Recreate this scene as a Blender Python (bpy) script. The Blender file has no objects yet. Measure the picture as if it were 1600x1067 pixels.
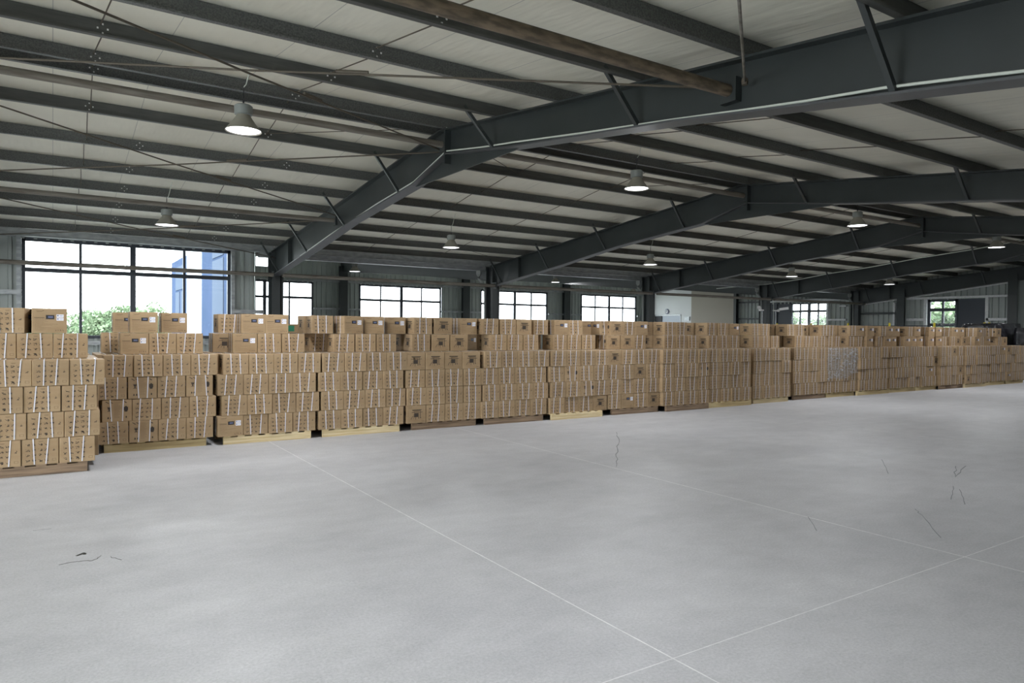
import bpy, math, random
from mathutils import Matrix, Vector

# ------------------------------------------------------------------ camera, sky, light, exposure
scn = bpy.context.scene
COL = scn.collection
TH, PIT, ROL, EYE = math.radians(56.846), math.radians(.9564), math.radians(.5197), 1.75
_c, _s = math.cos(TH), math.sin(TH)
_R = Vector((_s, -_c, 0)); _F = Vector((_c*math.cos(PIT), _s*math.cos(PIT), -math.sin(PIT)))
_U = Vector((_c*math.sin(PIT), _s*math.sin(PIT), math.cos(PIT)))
_R2 = _R*math.cos(ROL) + _U*math.sin(ROL); _U2 = -_R*math.sin(ROL) + _U*math.cos(ROL)
cam = bpy.data.cameras.new('camera'); cam.sensor_width = 36; cam.lens = 24.709
cam.clip_start = .05; cam.clip_end = 600
camo = bpy.data.objects.new('camera', cam); COL.objects.link(camo)
M = Matrix.Identity(4)
for i in range(3):
    M[i][0], M[i][1], M[i][2] = _R2[i], _U2[i], -_F[i]
M[0][3], M[1][3], M[2][3] = 0, 0, EYE
camo.matrix_world = M
scn.camera = camo

w = bpy.data.worlds.new('sky'); scn.world = w; w.use_nodes = True
bg = w.node_tree.nodes['Background']
bg.inputs['Color'].default_value = (.90, .96, 1.0, 1); bg.inputs['Strength'].default_value = 8.5
scn.view_settings.view_transform = 'Standard'
scn.view_settings.look = 'None'
scn.view_settings.gamma = 1
scn.view_settings.use_curve_mapping = False
scn.view_settings.exposure = 0.0
scn.cycles.max_bounces = 8; scn.cycles.diffuse_bounces = 5; scn.cycles.glossy_bounces = 3
scn.cycles.transparent_max_bounces = 12; scn.cycles.sample_clamp_indirect = 6
scn.cycles.use_denoising = True

def portal(name, loc, direction, sx, sy):
    l = bpy.data.lights.new(name, 'AREA'); l.shape = 'RECTANGLE'; l.size = sx; l.size_y = sy
    l.cycles.is_portal = True
    o = bpy.data.objects.new(name, l); COL.objects.link(o); o.location = loc
    o.rotation_euler = Vector(direction).to_track_quat('-Z', 'Z').to_euler()
    return o
def daylight(name, loc, direction, sx, sy, power, color=(.93, .97, 1)):
    l = bpy.data.lights.new(name, 'AREA'); l.shape = 'RECTANGLE'; l.size = sx; l.size_y = sy
    l.energy = power; l.color = color
    o = bpy.data.objects.new(name, l); COL.objects.link(o); o.location = loc
    o.rotation_euler = Vector(direction).to_track_quat('-Z', 'Z').to_euler()
    return o
portal('window_portal_near', (1.9, 23.05, 2.75), (0, -1, 0), 5.2, 2.7)
for k in range(4):
    portal('window_portal_far', (9.55+8*k+.2, 39.3, 2.9), (0, -1, 0), 5.3, 2.9)
# daylight entering by the open roller doors and windows behind and left of the camera
daylight('doorway_daylight', (-11.9, 3.8, 2.1), (1, 0, 0), 8.4, 3.8, 1450)
daylight('side_window_daylight', (-7.5, -1.35, 2.0), (0, 1, 0), 8.0, 2.6, 60)

# ------------------------------------------------------------------ materials
def new_mat(name):
    m = bpy.data.materials.new(name); m.use_nodes = True
    return m, m.node_tree.nodes, m.node_tree.links, m.node_tree.nodes['Principled BSDF']
def plain(name, col, rough=.6, metal=0, spec=.5):
    m, n, l, p = new_mat(name)
    p.inputs['Base Color'].default_value = (*col, 1); p.inputs['Roughness'].default_value = rough
    p.inputs['Metallic'].default_value = metal; p.inputs['Specular IOR Level'].default_value = spec
    return m
def noisy(name, c1, c2, scale=4, rough=.6, metal=0, stretch=(1, 1, 1), coord='Object', detail=6, bump=0, spec=.5, randomize=0, lo=.35, hi=.65):
    m, n, l, p = new_mat(name)
    tc = n.new('ShaderNodeTexCoord'); mp = n.new('ShaderNodeMapping'); mp.inputs['Scale'].default_value = stretch
    nz = n.new('ShaderNodeTexNoise'); nz.inputs['Scale'].default_value = scale; nz.inputs['Detail'].default_value = detail
    cr = n.new('ShaderNodeValToRGB')
    cr.color_ramp.elements[0].position = lo; cr.color_ramp.elements[1].position = hi
    cr.color_ramp.elements[0].color = (*c1, 1); cr.color_ramp.elements[1].color = (*c2, 1)
    l.new(tc.outputs[coord], mp.inputs[0]); l.new(mp.outputs[0], nz.inputs['Vector']); l.new(nz.outputs[0], cr.inputs[0])
    out = cr.outputs[0]
    if randomize:
        oi = n.new('ShaderNodeObjectInfo'); hs = n.new('ShaderNodeHueSaturation')
        mr = n.new('ShaderNodeMapRange'); mr.inputs['To Min'].default_value = 1-randomize; mr.inputs['To Max'].default_value = 1+randomize
        l.new(oi.outputs['Random'], mr.inputs[0]); l.new(mr.outputs[0], hs.inputs['Value']); l.new(out, hs.inputs['Color']); out = hs.outputs[0]
    l.new(out, p.inputs['Base Color'])
    p.inputs['Roughness'].default_value = rough; p.inputs['Metallic'].default_value = metal
    p.inputs['Specular IOR Level'].default_value = spec
    if bump:
        b = n.new('ShaderNodeBump'); b.inputs['Strength'].default_value = bump; b.inputs['Distance'].default_value = .01
        l.new(nz.outputs[0], b.inputs['Height']); l.new(b.outputs[0], p.inputs['Normal'])
    return m
MAT = {}
MAT['card'] = noisy('cardboard', (.32, .221, .127), (.375, .268, .16), 3, .8, coord='Object', stretch=(1, 1, 2.5), spec=.2, randomize=.09)
MAT['ink'] = plain('dark ink', (.045, .034, .025), .8)
MAT['faint'] = plain('faint ink', (.20, .135, .075), .8)
MAT['strap'] = plain('white strap', (.66, .66, .70), .35)
MAT['tape'] = plain('tape', (.62, .52, .38), .3)
MAT['doorpale'] = plain('pale glazed door', (.30, .35, .42), .3)
MAT['sticker'] = plain('white sticker', (.80, .80, .86), .5)
MAT['black'] = plain('black panel', (.02, .02, .025), .5)
MAT['bluegrey'] = plain('blue grey ink', (.12, .14, .25), .6)
MAT['greenink'] = plain('green ink', (.03, .22, .13), .6)
MAT['woodnew'] = noisy('new pine', (.55, .42, .22), (.72, .60, .38), 3, .7, stretch=(.6, 6, 12), bump=.1)
MAT['woodyel'] = noisy('yellow pine', (.36, .26, .12), (.60, .48, .26), 2.5, .7, stretch=(.5, 5, 10), bump=.1, lo=.3, hi=.6)
MAT['woodold'] = noisy('weathered timber', (.15, .10, .065), (.30, .21, .135), 3, .8, stretch=(.6, 6, 10), bump=.2)
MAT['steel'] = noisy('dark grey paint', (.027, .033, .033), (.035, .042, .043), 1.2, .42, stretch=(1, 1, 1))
MAT['steellit'] = noisy('floor-lit dark grey paint', (.058, .062, .066), (.072, .075, .08), 1.2, .45)  # lower flange made lighter: light bounced off the floor put into its colour
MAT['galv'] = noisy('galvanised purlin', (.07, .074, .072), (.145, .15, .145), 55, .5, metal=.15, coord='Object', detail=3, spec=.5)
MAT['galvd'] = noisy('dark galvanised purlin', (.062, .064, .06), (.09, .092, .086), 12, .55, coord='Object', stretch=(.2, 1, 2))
MAT['galvl'] = noisy('light galvanised steel', (.28, .30, .31), (.42, .44, .45), 14, .4, metal=.4, coord='Object', stretch=(.3, 1, 1))
MAT['trimsunlit'] = noisy('sun-brightened galvanised trim', (.52, .54, .55), (.66, .68, .68), 14, .4, coord='Object', stretch=(.3, 1, 1))  # lighter galvanised copy, sunlight on the gable steel put into the colour
MAT['pipe'] = noisy('tie tube', (.10, .085, .065), (.19, .175, .15), 5, .6, coord='Object', stretch=(.4, 4, 4))
MAT['rust'] = noisy('rusty tube', (.085, .066, .045), (.18, .135, .09), 7, .75, coord='Object', stretch=(.8, 3, 3), lo=.4, hi=.62)
MAT['rod'] = plain('brace rod', (.085, .07, .05), .6)
MAT['corr'] = noisy('grey green wall sheet', (.30, .335, .32), (.36, .39, .37), 1.5, .45, stretch=(1, 1, .3))
MAT['foil'] = noisy('white roof lining', (.68, .67, .57), (.76, .75, .645), .8, .6, coord='Object', detail=3)
MAT['frame'] = plain('dark window frame', (.035, .042, .055), .45)
MAT['lampgrey'] = plain('lamp grey', (.22, .24, .23), .45)
MAT['lampshade'] = plain('lamp shade', (.25, .24, .20), .5)
MAT['conduit'] = plain('white conduit', (.62, .66, .60), .5)
MAT['yellow'] = plain('yellow paint', (.75, .60, .03), .5)
MAT['whitewall'] = plain('white wall paint', (.74, .76, .77), .7)
MAT['beigewall'] = plain('beige wall board', (.36, .33, .28), .7)
MAT['cctv'] = plain('white plastic', (.75, .75, .74), .4)
MAT['bluewall'] = noisy('pale blue cladding', (.055, .08, .135), (.065, .09, .155), .6, 1, spec=0)
MAT['facadeglass'] = plain('pale facade glazing', (.10, .125, .17), .9, spec=0)
MAT['outwhite'] = plain('white outdoor panel', (.6, .62, .64), .9, spec=0)
MAT['blackfilm'] = noisy('black plastic film', (.01, .01, .012), (.03, .03, .035), 6, .22, bump=1.0)
MAT['dust'] = plain('dry debris', (.09, .085, .075), .9)
MAT['crack'] = plain('crack line', (.22, .225, .23), .9)
MAT['bolt'] = plain('zinc bolt', (.75, .75, .75), .35)
def emit(name, col, s):
    m, n, l, p = new_mat(name)
    p.inputs['Base Color'].default_value = (*col, 1)
    p.inputs['Emission Color'].default_value = (*col, 1); p.inputs['Emission Strength'].default_value = s
    return m
MAT['lens'] = emit('lit lamp lens', (.93, .94, 1.0), 5)
def glass(name, gloss=.06):
    m, n, l, p = new_mat(name); n.remove(p)
    o = n['Material Output']; t = n.new('ShaderNodeBsdfTransparent'); g = n.new('ShaderNodeBsdfGlossy')
    t.inputs[0].default_value = (.96, .98, .98, 1); g.inputs['Roughness'].default_value = .03
    x = n.new('ShaderNodeMixShader'); x.inputs[0].default_value = gloss
    l.new(t.outputs[0], x.inputs[1]); l.new(g.outputs[0], x.inputs[2]); l.new(x.outputs[0], o.inputs[0])
    return m
MAT['glass'] = glass('window glass')
def film():
    m, n, l, p = new_mat('clear stretch film'); o = n['Material Output']
    t = n.new('ShaderNodeBsdfTransparent'); t.inputs[0].default_value = (.93, .94, .95, 1)
    p.inputs['Base Color'].default_value = (.75, .77, .8, 1); p.inputs['Roughness'].default_value = .12
    tc = n.new('ShaderNodeTexCoord'); mp = n.new('ShaderNodeMapping'); mp.inputs['Rotation'].default_value = (0, .5, 0); mp.inputs['Scale'].default_value = (5, 5, 14)
    nz = n.new('ShaderNodeTexNoise'); nz.inputs['Scale'].default_value = 1.2; nz.inputs['Detail'].default_value = 6; nz.inputs['Distortion'].default_value = 2.5
    b = n.new('ShaderNodeBump'); b.inputs['Strength'].default_value = 1; b.inputs['Distance'].default_value = .05
    l.new(tc.outputs['Object'], mp.inputs[0]); l.new(mp.outputs[0], nz.inputs['Vector']); l.new(nz.outputs[0], b.inputs['Height']); l.new(b.outputs[0], p.inputs['Normal'])
    cr = n.new('ShaderNodeValToRGB'); cr.color_ramp.elements[0].position = .55; cr.color_ramp.elements[1].position = .66
    cr.color_ramp.elements[0].color = (.16, .16, .16, 1); cr.color_ramp.elements[1].color = (.9, .9, .9, 1)
    l.new(nz.outputs[0], cr.inputs[0])
    x = n.new('ShaderNodeMixShader'); l.new(cr.outputs[0], x.inputs[0]); l.new(t.outputs[0], x.inputs[1]); l.new(p.outputs[0], x.inputs[2]); l.new(x.outputs[0], o.inputs[0])
    return m
MAT['film'] = film()
def leafmat():
    return noisy('foliage', (.09, .14, .075), (.22, .28, .18), 1.3, .9, spec=0, coord='Object', detail=5)
MAT['leaf'] = leafmat()
MAT['trunk'] = plain('bark', (.12, .09, .06), .9)
MAT['ground'] = noisy('outdoor ground', (.35, .36, .33), (.45, .46, .42), .4, .9)

def floor_mat():
    m, n, l, p = new_mat('trowelled concrete')
    geo = n.new('ShaderNodeNewGeometry'); sep = n.new('ShaderNodeSeparateXYZ'); l.new(geo.outputs['Position'], sep.inputs[0])
    def noise(scale, detail, stretch=(1, 1, 1), rough=.5, dist=0):
        mp = n.new('ShaderNodeMapping'); mp.inputs['Scale'].default_value = stretch; mp.inputs['Rotation'].default_value = (0, 0, .12)
        z = n.new('ShaderNodeTexNoise'); z.inputs['Scale'].default_value = scale; z.inputs['Detail'].default_value = detail; z.inputs['Roughness'].default_value = rough; z.inputs['Distortion'].default_value = dist
        l.new(geo.outputs['Position'], mp.inputs[0]); l.new(mp.outputs[0], z.inputs['Vector']); return z
    def ramp(src, a, b, ca, cb):
        r = n.new('ShaderNodeValToRGB'); r.color_ramp.elements[0].position = a; r.color_ramp.elements[1].position = b
        r.color_ramp.elements[0].color = (*ca, 1); r.color_ramp.elements[1].color = (*cb, 1); l.new(src, r.inputs[0]); return r.outputs[0]
    def mix(f, a, b, mode='MIX'):
        x = n.new('ShaderNodeMix'); x.data_type = 'RGBA'; x.blend_type = mode
        if isinstance(f, (int, float)): x.inputs[0].default_value = f
        else: l.new(f, x.inputs[0])
        l.new(a, x.inputs[6])
        if isinstance(b, tuple): x.inputs[7].default_value = (*b, 1)
        else: l.new(b, x.inputs[7])
        return x.outputs[2]
    base = ramp(noise(.45, 6, (1, 2.2, 1), .55).outputs[0], .35, .68, (.405, .405, .418), (.48, .48, .492))
    mid = ramp(noise(2.6, 8, (1, 1.4, 1), .7).outputs[0], .3, .7, (.90, .90, .90), (1.08, 1.08, 1.08))
    c = mix(1, base, mid, 'MULTIPLY')
    fine = ramp(noise(55, 5, (1, 1, 1), .8).outputs[0], .3, .7, (.78, .78, .78), (1.14, 1.14, 1.14))
    c = mix(1, c, fine, 'MULTIPLY')
    spk = n.new('ShaderNodeTexVoronoi'); spk.inputs['Scale'].default_value = 26; l.new(geo.outputs['Position'], spk.inputs['Vector'])
    dots = ramp(spk.outputs['Distance'], .05, .12, (.62, .62, .62), (1, 1, 1))
    c = mix(.7, c, dots, 'MULTIPLY')
    # pale saw-cut joints
    def line(axis, pos, wd):
        s = n.new('ShaderNodeMath'); s.operation = 'SUBTRACT'; l.new(sep.outputs[axis], s.inputs[0]); s.inputs[1].default_value = pos
        a = n.new('ShaderNodeMath'); a.operation = 'ABSOLUTE'; l.new(s.outputs[0], a.inputs[0])
        q = n.new('ShaderNodeMath'); q.operation = 'LESS_THAN'; l.new(a.outputs[0], q.inputs[0]); q.inputs[1].default_value = wd
        return q.outputs[0]
    acc = None
    for ax, pos, wd in ((0, 2.775, .0045), (0, 5.99, .006), (1, 2.645, .0032), (0, -3.6, .005), (0, 12.4, .004)):
        q = line(ax, pos, wd)
        if acc is None: acc = q
        else:
            mm = n.new('ShaderNodeMath'); mm.operation = 'MAXIMUM'; l.new(acc, mm.inputs[0]); l.new(q, mm.inputs[1]); acc = mm.outputs[0]
    nz = noise(9, 3); mul = n.new('ShaderNodeMath'); mul.operation = 'MULTIPLY'; l.new(acc, mul.inputs[0]); l.new(nz.outputs[0], mul.inputs[1])
    mul2 = n.new('ShaderNodeMath'); mul2.operation = 'MULTIPLY'; l.new(mul.outputs[0], mul2.inputs[0]); mul2.inputs[1].default_value = 1.3
    c = mix(mul2.outputs[0], c, (.78, .78, .76))
    l.new(c, p.inputs['Base Color'])
    rr = n.new('ShaderNodeMapRange'); rr.inputs['To Min'].default_value = .42; rr.inputs['To Max'].default_value = .62
    l.new(noise(1.2, 4).outputs[0], rr.inputs[0]); l.new(rr.outputs[0], p.inputs['Roughness'])
    b = n.new('ShaderNodeBump'); b.inputs['Strength'].default_value = .12; b.inputs['Distance'].default_value = .004
    l.new(noise(40, 4).outputs[0], b.inputs['Height']); l.new(b.outputs[0], p.inputs['Normal'])
    return m
MAT['floor'] = floor_mat()

def lining_mat():
    # white roof lining with a faint overlap seam every metre
    m = MAT['foil']; n = m.node_tree.nodes; l = m.node_tree.links; p = n['Principled BSDF']
    geo = n.new('ShaderNodeNewGeometry'); sep = n.new('ShaderNodeSeparateXYZ'); l.new(geo.outputs['Position'], sep.inputs[0])
    md = n.new('ShaderNodeMath'); md.operation = 'FRACT'; sc = n.new('ShaderNodeMath'); sc.operation = 'MULTIPLY'; sc.inputs[1].default_value = 1/1.2
    l.new(sep.outputs[0], sc.inputs[0]); l.new(sc.outputs[0], md.inputs[0])
    lt = n.new('ShaderNodeMath'); lt.operation = 'LESS_THAN'; lt.inputs[1].default_value = .008; l.new(md.outputs[0], lt.inputs[0])
    x = n.new('ShaderNodeMix'); x.data_type = 'RGBA'; src = p.inputs['Base Color'].links[0].from_socket
    l.new(lt.outputs[0], x.inputs[0]); l.new(src, x.inputs[6]); x.inputs[7].default_value = (.42, .42, .38, 1); l.new(x.outputs[2], p.inputs['Base Color'])
    wv = n.new('ShaderNodeTexNoise'); wv.inputs['Scale'].default_value = 2.2; mp = n.new('ShaderNodeMapping'); mp.inputs['Scale'].default_value = (2.5, .5, 1)
    l.new(geo.outputs['Position'], mp.inputs[0]); l.new(mp.outputs[0], wv.inputs['Vector'])
    b = n.new('ShaderNodeBump'); b.inputs['Strength'].default_value = .35; b.inputs['Distance'].default_value = .05
    l.new(wv.outputs[0], b.inputs['Height']); l.new(b.outputs[0], p.inputs['Normal'])
lining_mat()

# ------------------------------------------------------------------ mesh helpers
class MB:
    def __init__(s): s.v = []; s.f = []; s.m = []
    def poly(s, pts, mi=0):
        k = len(s.v); s.v += [tuple(p) for p in pts]; s.f.append(tuple(range(k, k+len(pts)))); s.m.append(mi)
    def box(s, x0, x1, y0, y1, z0, z1, mi=0):
        k = len(s.v)
        s.v += [(x, y, z) for z in (z0, z1) for y in (y0, y1) for x in (x0, x1)]
        for q in ((0, 2, 3, 1), (4, 5, 7, 6), (0, 1, 5, 4), (1, 3, 7, 5), (3, 2, 6, 7), (2, 0, 4, 6)):
            s.f.append(tuple(k+i for i in q)); s.m.append(mi)
    def bar(s, a, b, wd, ht, mi=0, up=(0, 0, 1)):
        a, b = Vector(a), Vector(b); d = (b-a).normalized(); u = Vector(up)
        x = d.cross(u)
        if x.length < 1e-4: x = d.cross(Vector((0, 1, 0)))
        x.normalize(); y = x.cross(d).normalized()
        k = len(s.v)
        for p in (a, b):
            for sx, sy in ((-1, -1), (1, -1), (1, 1), (-1, 1)):
                s.v.append(tuple(p+x*wd/2*sx+y*ht/2*sy))
        for q in ((0, 3, 2, 1), (4, 5, 6, 7), (0, 1, 5, 4), (1, 2, 6, 5), (2, 3, 7, 6), (3, 0, 4, 7)):
            s.f.append(tuple(k+i for i in q)); s.m.append(mi)
    def tube(s, pts, r, n=10, mi=0, caps=True):
        pts = [Vector(p) for p in pts]; rings = []
        for i, p in enumerate(pts):
            d = (pts[min(i+1, len(pts)-1)]-pts[max(i-1, 0)]).normalized()
            x = d.cross(Vector((0, 0, 1)))
            if x.length < 1e-3: x = d.cross(Vector((0, 1, 0)))
            x.normalize(); y = x.cross(d)
            k = len(s.v); rings.append(k)
            rr = r[i] if isinstance(r, (list, tuple)) else r
            for j in range(n):
                a = 2*math.pi*j/n; s.v.append(tuple(p+x*rr*math.cos(a)+y*rr*math.sin(a)))
        for a, b in zip(rings, rings[1:]):
            for j in range(n):
                s.f.append((a+j, a+(j+1) % n, b+(j+1) % n, b+j)); s.m.append(mi)
        if caps:
            s.f.append(tuple(rings[0]+j for j in range(n))[::-1]); s.m.append(mi)
            s.f.append(tuple(rings[-1]+j for j in range(n))); s.m.append(mi)
    def lathe(s, prof, c=(0, 0, 0), n=32, mi=0, cap0=False, cap1=False):
        rings = []
        for r, z in prof:
            rings.append(len(s.v))
            for j in range(n):
                a = 2*math.pi*j/n; s.v.append((c[0]+r*math.cos(a), c[1]+r*math.sin(a), c[2]+z))
        for a, b in zip(rings, rings[1:]):
            for j in range(n):
                s.f.append((a+j, a+(j+1) % n, b+(j+1) % n, b+j)); s.m.append(mi)
        if cap0: s.f.append(tuple(rings[0]+j for j in range(n))[::-1]); s.m.append(mi)
        if cap1: s.f.append(tuple(rings[-1]+j for j in range(n))); s.m.append(mi)
    def prism_x(s, yz, x0, x1, mi=0):
        k = len(s.v); n = len(yz)
        s.v += [(x0, y, z) for y, z in yz]+[(x1, y, z) for y, z in yz]
        s.f.append(tuple(range(k, k+n))); s.m.append(mi); s.f.append(tuple(range(k+2*n-1, k+n-1, -1))); s.m.append(mi)
        for i in range(n):
            j = (i+1) % n; s.f.append((k+i, k+n+i, k+n+j, k+j)); s.m.append(mi)
    def mesh(s, name, mats, smooth=False):
        me = bpy.data.meshes.new(name); me.from_pydata(s.v, [], s.f)
        for m in (mats if isinstance(mats, (list, tuple)) else [mats]): me.materials.append(MAT[m])
        me.polygons.foreach_set('material_index', s.m)
        if smooth: me.polygons.foreach_set('use_smooth', [True]*len(s.f))
        me.update(); return me
    def obj(s, name, mats, parent=None, smooth=False, bevel=0):
        o = bpy.data.objects.new(name, s.mesh(name, mats, smooth)); COL.objects.link(o)
        if parent: o.parent = parent
        if bevel:
            b = o.modifiers.new('bevel', 'BEVEL'); b.width = bevel; b.segments = 2; b.limit_method = 'ANGLE'
        if smooth:
            e = o.modifiers.new('edge', 'EDGE_SPLIT'); e.split_angle = .7
        return o
def fix_normals(o):
    import bmesh
    bm = bmesh.new(); bm.from_mesh(o.data); bmesh.ops.recalc_face_normals(bm, faces=bm.faces); bm.to_mesh(o.data); bm.free()
def empty(name, loc=(0, 0, 0), rz=0):
    o = bpy.data.objects.new(name, None); COL.objects.link(o); o.location = loc; o.rotation_euler = (0, 0, rz)
    o.empty_display_size = .1
    return o
def tag(o, label=None, cat=None, group=None, kind=None):
    if label: o['label'] = label
    if cat: o['category'] = cat
    if group: o['group'] = group
    if kind: o['kind'] = kind
    return o
def struct(o, label=None, cat=None):
    return tag(o, label, cat, kind='structure')
ORD = ['zeroth', 'first', 'second', 'third', 'fourth', 'fifth', 'sixth', 'seventh', 'eighth', 'ninth', 'tenth', 'eleventh', 'twelfth',
       'thirteenth', 'fourteenth', 'fifteenth', 'sixteenth', 'seventeenth', 'eighteenth', 'nineteenth', 'twentieth']

# ------------------------------------------------------------------ the building
YR, ZR = 11.1, 5.25
def zroof(y): return ZR-.0985*(y-YR) if y > YR else ZR-.1207*(YR-y)
def zext(y): return 4.15+.088*(y-23.1)
X_END = 38.1; X_BEG = -12.0; Y_FRONT = -1.5; Y_WALL = 22.95; Y_FAR = 39.25
FR = [5.81+8*i for i in range(-2, 5)]      # portal frames

m = MB(); m.box(X_BEG-.2, X_END+.4, Y_FRONT-.3, Y_WALL+.1, -.2, 0); m.box(5.2, X_END+.4, Y_WALL+.1, Y_FAR+.2, -.2, 0)
struct(m.obj('floor', 'floor'), 'light grey trowelled concrete warehouse floor', 'floor')
for k, (ya, yb, fz, x0) in enumerate(((YR, 22.9, zroof, X_BEG), (Y_FRONT, YR, zroof, X_BEG), (22.9, Y_FAR+.1, zext, 5.2))):
    m = MB(); za, zb = fz(ya+1e-6 if k == 0 else ya)+.2, fz(yb-1e-6)+.2
    m.prism_x([(ya, za), (yb, zb), (yb, zb+.12), (ya, za+.12)], x0, X_END+.3)
    o = m.obj('ceiling', 'foil'); fix_normals(o)
    struct(o, ['white lined roof slope between the ridge and the window wall', 'white lined roof slope over the open floor', 'white lined roof of the rear aisle behind the columns'][k], 'ceiling')

def corr(mb, a0, a1, z0f, z1f, pos, axis, face=-1, pitch=.28, dep=.06, mi=0):
    """trapezoid ribbed sheet; axis 'x' runs along X at Y=pos, axis 'y' along Y at X=pos"""
    if not callable(z0f): z0 = z0f; z0f = lambda t: z0
    if not callable(z1f): z1 = z1f; z1f = lambda t: z1
    pts = []; t = a0
    k0 = math.floor(a0/pitch)
    prof = [(0, 0), (.42, 0), (.47, 1), (.74, 1), (.79, 0)]
    k = k0
    while k*pitch < a1+pitch:
        for u, d in prof:
            x = (k+u)*pitch
            pts.append((x, d*dep))
        k += 1
    pts2 = []
    for (xa, da), (xb, db) in zip(pts, pts[1:]):
        if xb <= a0 or xa >= a1: continue
        fa = max(xa, a0); fb = min(xb, a1)
        ia = da+(db-da)*(fa-xa)/(xb-xa); ib = da+(db-da)*(fb-xa)/(xb-xa)
        if not pts2: pts2.append((fa, ia))
        pts2.append((fb, ib))
    k = len(mb.v)
    for x, d in pts2:
        q = pos+face*d
        for z in (z0f(x), z1f(x)):
            mb.v.append((x, q, z) if axis == 'x' else (q, x, z))
    for i in range(len(pts2)-1):
        mb.f.append((k+2*i, k+2*i+2, k+2*i+3, k+2*i+1)); mb.m.append(mi)

def window(name, x0, x1, z0, z1, y, mull, bar, label, thick=None, fw=.07, axis='x', mat='frame'):
    t = empty(name, ((x0+x1)/2, y, z0) if axis == 'x' else (y, (x0+x1)/2, z0)); struct(t, label, 'window')
    mx = (x0+x1)/2
    def B(mb, a, b, c, d, dp=.05):
        if axis == 'x': mb.box(a-mx, b-mx, -dp, dp, c-z0, d-z0)
        else: mb.box(-dp, dp, a-mx, b-mx, c-z0, d-z0)
    f = MB(); B(f, x0, x0+fw, z0, z1); B(f, x1-fw, x1, z0, z1); B(f, x0, x1, z0, z0+fw); B(f, x0, x1, z1-fw, z1)
    f.obj('window_frame', mat, t)
    for q in mull:
        wq = fw*(1.7 if thick == q else .8)
        f = MB(); B(f, q-wq/2, q+wq/2, z0, z1, .045); f.obj('mullion', mat, t)
    for q in bar:
        f = MB(); B(f, x0, x1, q-fw*.65, q+fw*.65, .055); f.obj('transom', mat, t)
    g = MB()
    if axis == 'x': g.poly([(x0-mx, 0, 0), (x1-mx, 0, 0), (x1-mx, 0, z1-z0), (x0-mx, 0, z1-z0)])
    else: g.poly([(0, x0-mx, 0), (0, x1-mx, 0), (0, x1-mx, z1-z0), (0, x0-mx, z1-z0)])
    g.obj('pane', 'glass', t)
    return t

# near window wall (left of the nearest frame)
m = MB()
WX0, WX1, WZ0, WZ1 = -.70, 4.58, 1.40, 4.10
corr(m, X_BEG, WX0, 0, 4.25, Y_WALL, 'x'); corr(m, WX1, 5.30, 0, 4.25, Y_WALL, 'x')
corr(m, WX0, WX1, 0, WZ0, Y_WALL, 'x'); corr(m, WX0, WX1, WZ1-.03, 4.35, Y_WALL, 'x')
wn = m.obj('wall_back', 'corr'); struct(wn, 'grey green ribbed sheet wall around the large window', 'wall')
for (a, b, z) in ((X_BEG, WX0-.03, 2.63), (WX1+.04, 5.55, 2.24), (X_BEG, 5.3, 1.28)):
    g = MB(); g.box(a, b, Y_WALL-.22, Y_WALL-.05, z-.06, z+.06); g.obj('girt', 'galvl', wn)
g = MB(); g.box(-12, 5.5, Y_WALL-.22, Y_WALL-.05, 4.11, 4.35); g.obj('girt', 'galvl', wn)
for x in (WX0-.06, WX1+.05):
    g = MB(); g.box(x-.05, x+.05, Y_WALL-.2, Y_WALL+.02, 0, 4.2); g.obj('window_post', 'galvl', wn)
window('window_1', WX0, WX1, WZ0, WZ1, Y_WALL, (.645, 1.93, 3.28), (3.25,), 'large dark-framed window at left with trees and blue annex outside', thick=1.93, fw=.085)

# outside wall of the aisle, seen through the large window
m = MB(); corr(m, Y_WALL, Y_FAR, 0, lambda y: zext(y)+.2, 5.32, 'y', face=1)
struct(m.obj('wall_annex', 'corr'), 'ribbed end wall of the rear aisle', 'wall')

# far wall of the aisle
m = MB(); Y = Y_FAR; SILL = 1.5
bays = [(6.95, 12.25), (14.95, 20.30), (23.15, 28.50), (31.45, 36.75)]
edges = [5.32]+[q for b in bays for q in b]+[X_END]
for i in range(0, len(edges), 2): corr(m, edges[i], edges[i+1], 0, zext(Y)+.2, Y, 'x')
for i, (a, b) in enumerate(bays):
    corr(m, a, b, 0, SILL, Y, 'x'); corr(m, a, b, 4.33, 5.45, Y, 'x') if i else [corr(m, p, q, 4.33, r_, Y, 'x') for p, q, r_ in ((a, 8.9, 5.62), (8.9, 9.8, 5.03), (9.8, b, 5.62))]
wf = m.obj('wall_far', 'corr'); struct(wf, 'ribbed sheet far wall of the rear aisle', 'wall')
labs = ['dark-framed aisle window partly hidden behind the nearest frame column', 'four-pane-wide aisle window between the first and second far columns',
        'aisle window seen right beside the second portal frame column', 'rightmost aisle window on the far wall, left of the white partition']
for i, (a, b) in enumerate(bays):
    q = (b-a)/4
    window('window_%d' % (i+2), a, b, SILL, 4.33, Y, (a+q, a+2*q, a+3*q), (3.43,), labs[i], thick=a+2*q, fw=.10)
    if i == 0:
        window('window_6', 8.9, 9.8, 5.03, 5.6, Y, (), (), 'small square high window seen just left of the nearest frame column', fw=.03); continue
    window('window_%d' % (i+6), a, b, 5.45, 5.58, Y, (a+q, a+2*q, a+3*q), (), 'narrow clerestory strip above the %s aisle window from the left' % ORD[i+1], fw=.03)
prev = 5.32
for i, (a, b) in enumerate(bays+[(X_END, X_END)]):
    for z in (2.85, 4.42):
        g = MB(); g.box(prev, a, Y-.2, Y-.04, z-.05, z+.05); g.obj('girt', 'galvl', wf)
    prev = b
for i, (a, b) in enumerate(bays):
    g = MB(); g.box(a, b, Y-.16, Y-.04, 4.36, 4.44); g.obj('girt', 'galvl', wf)

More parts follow.
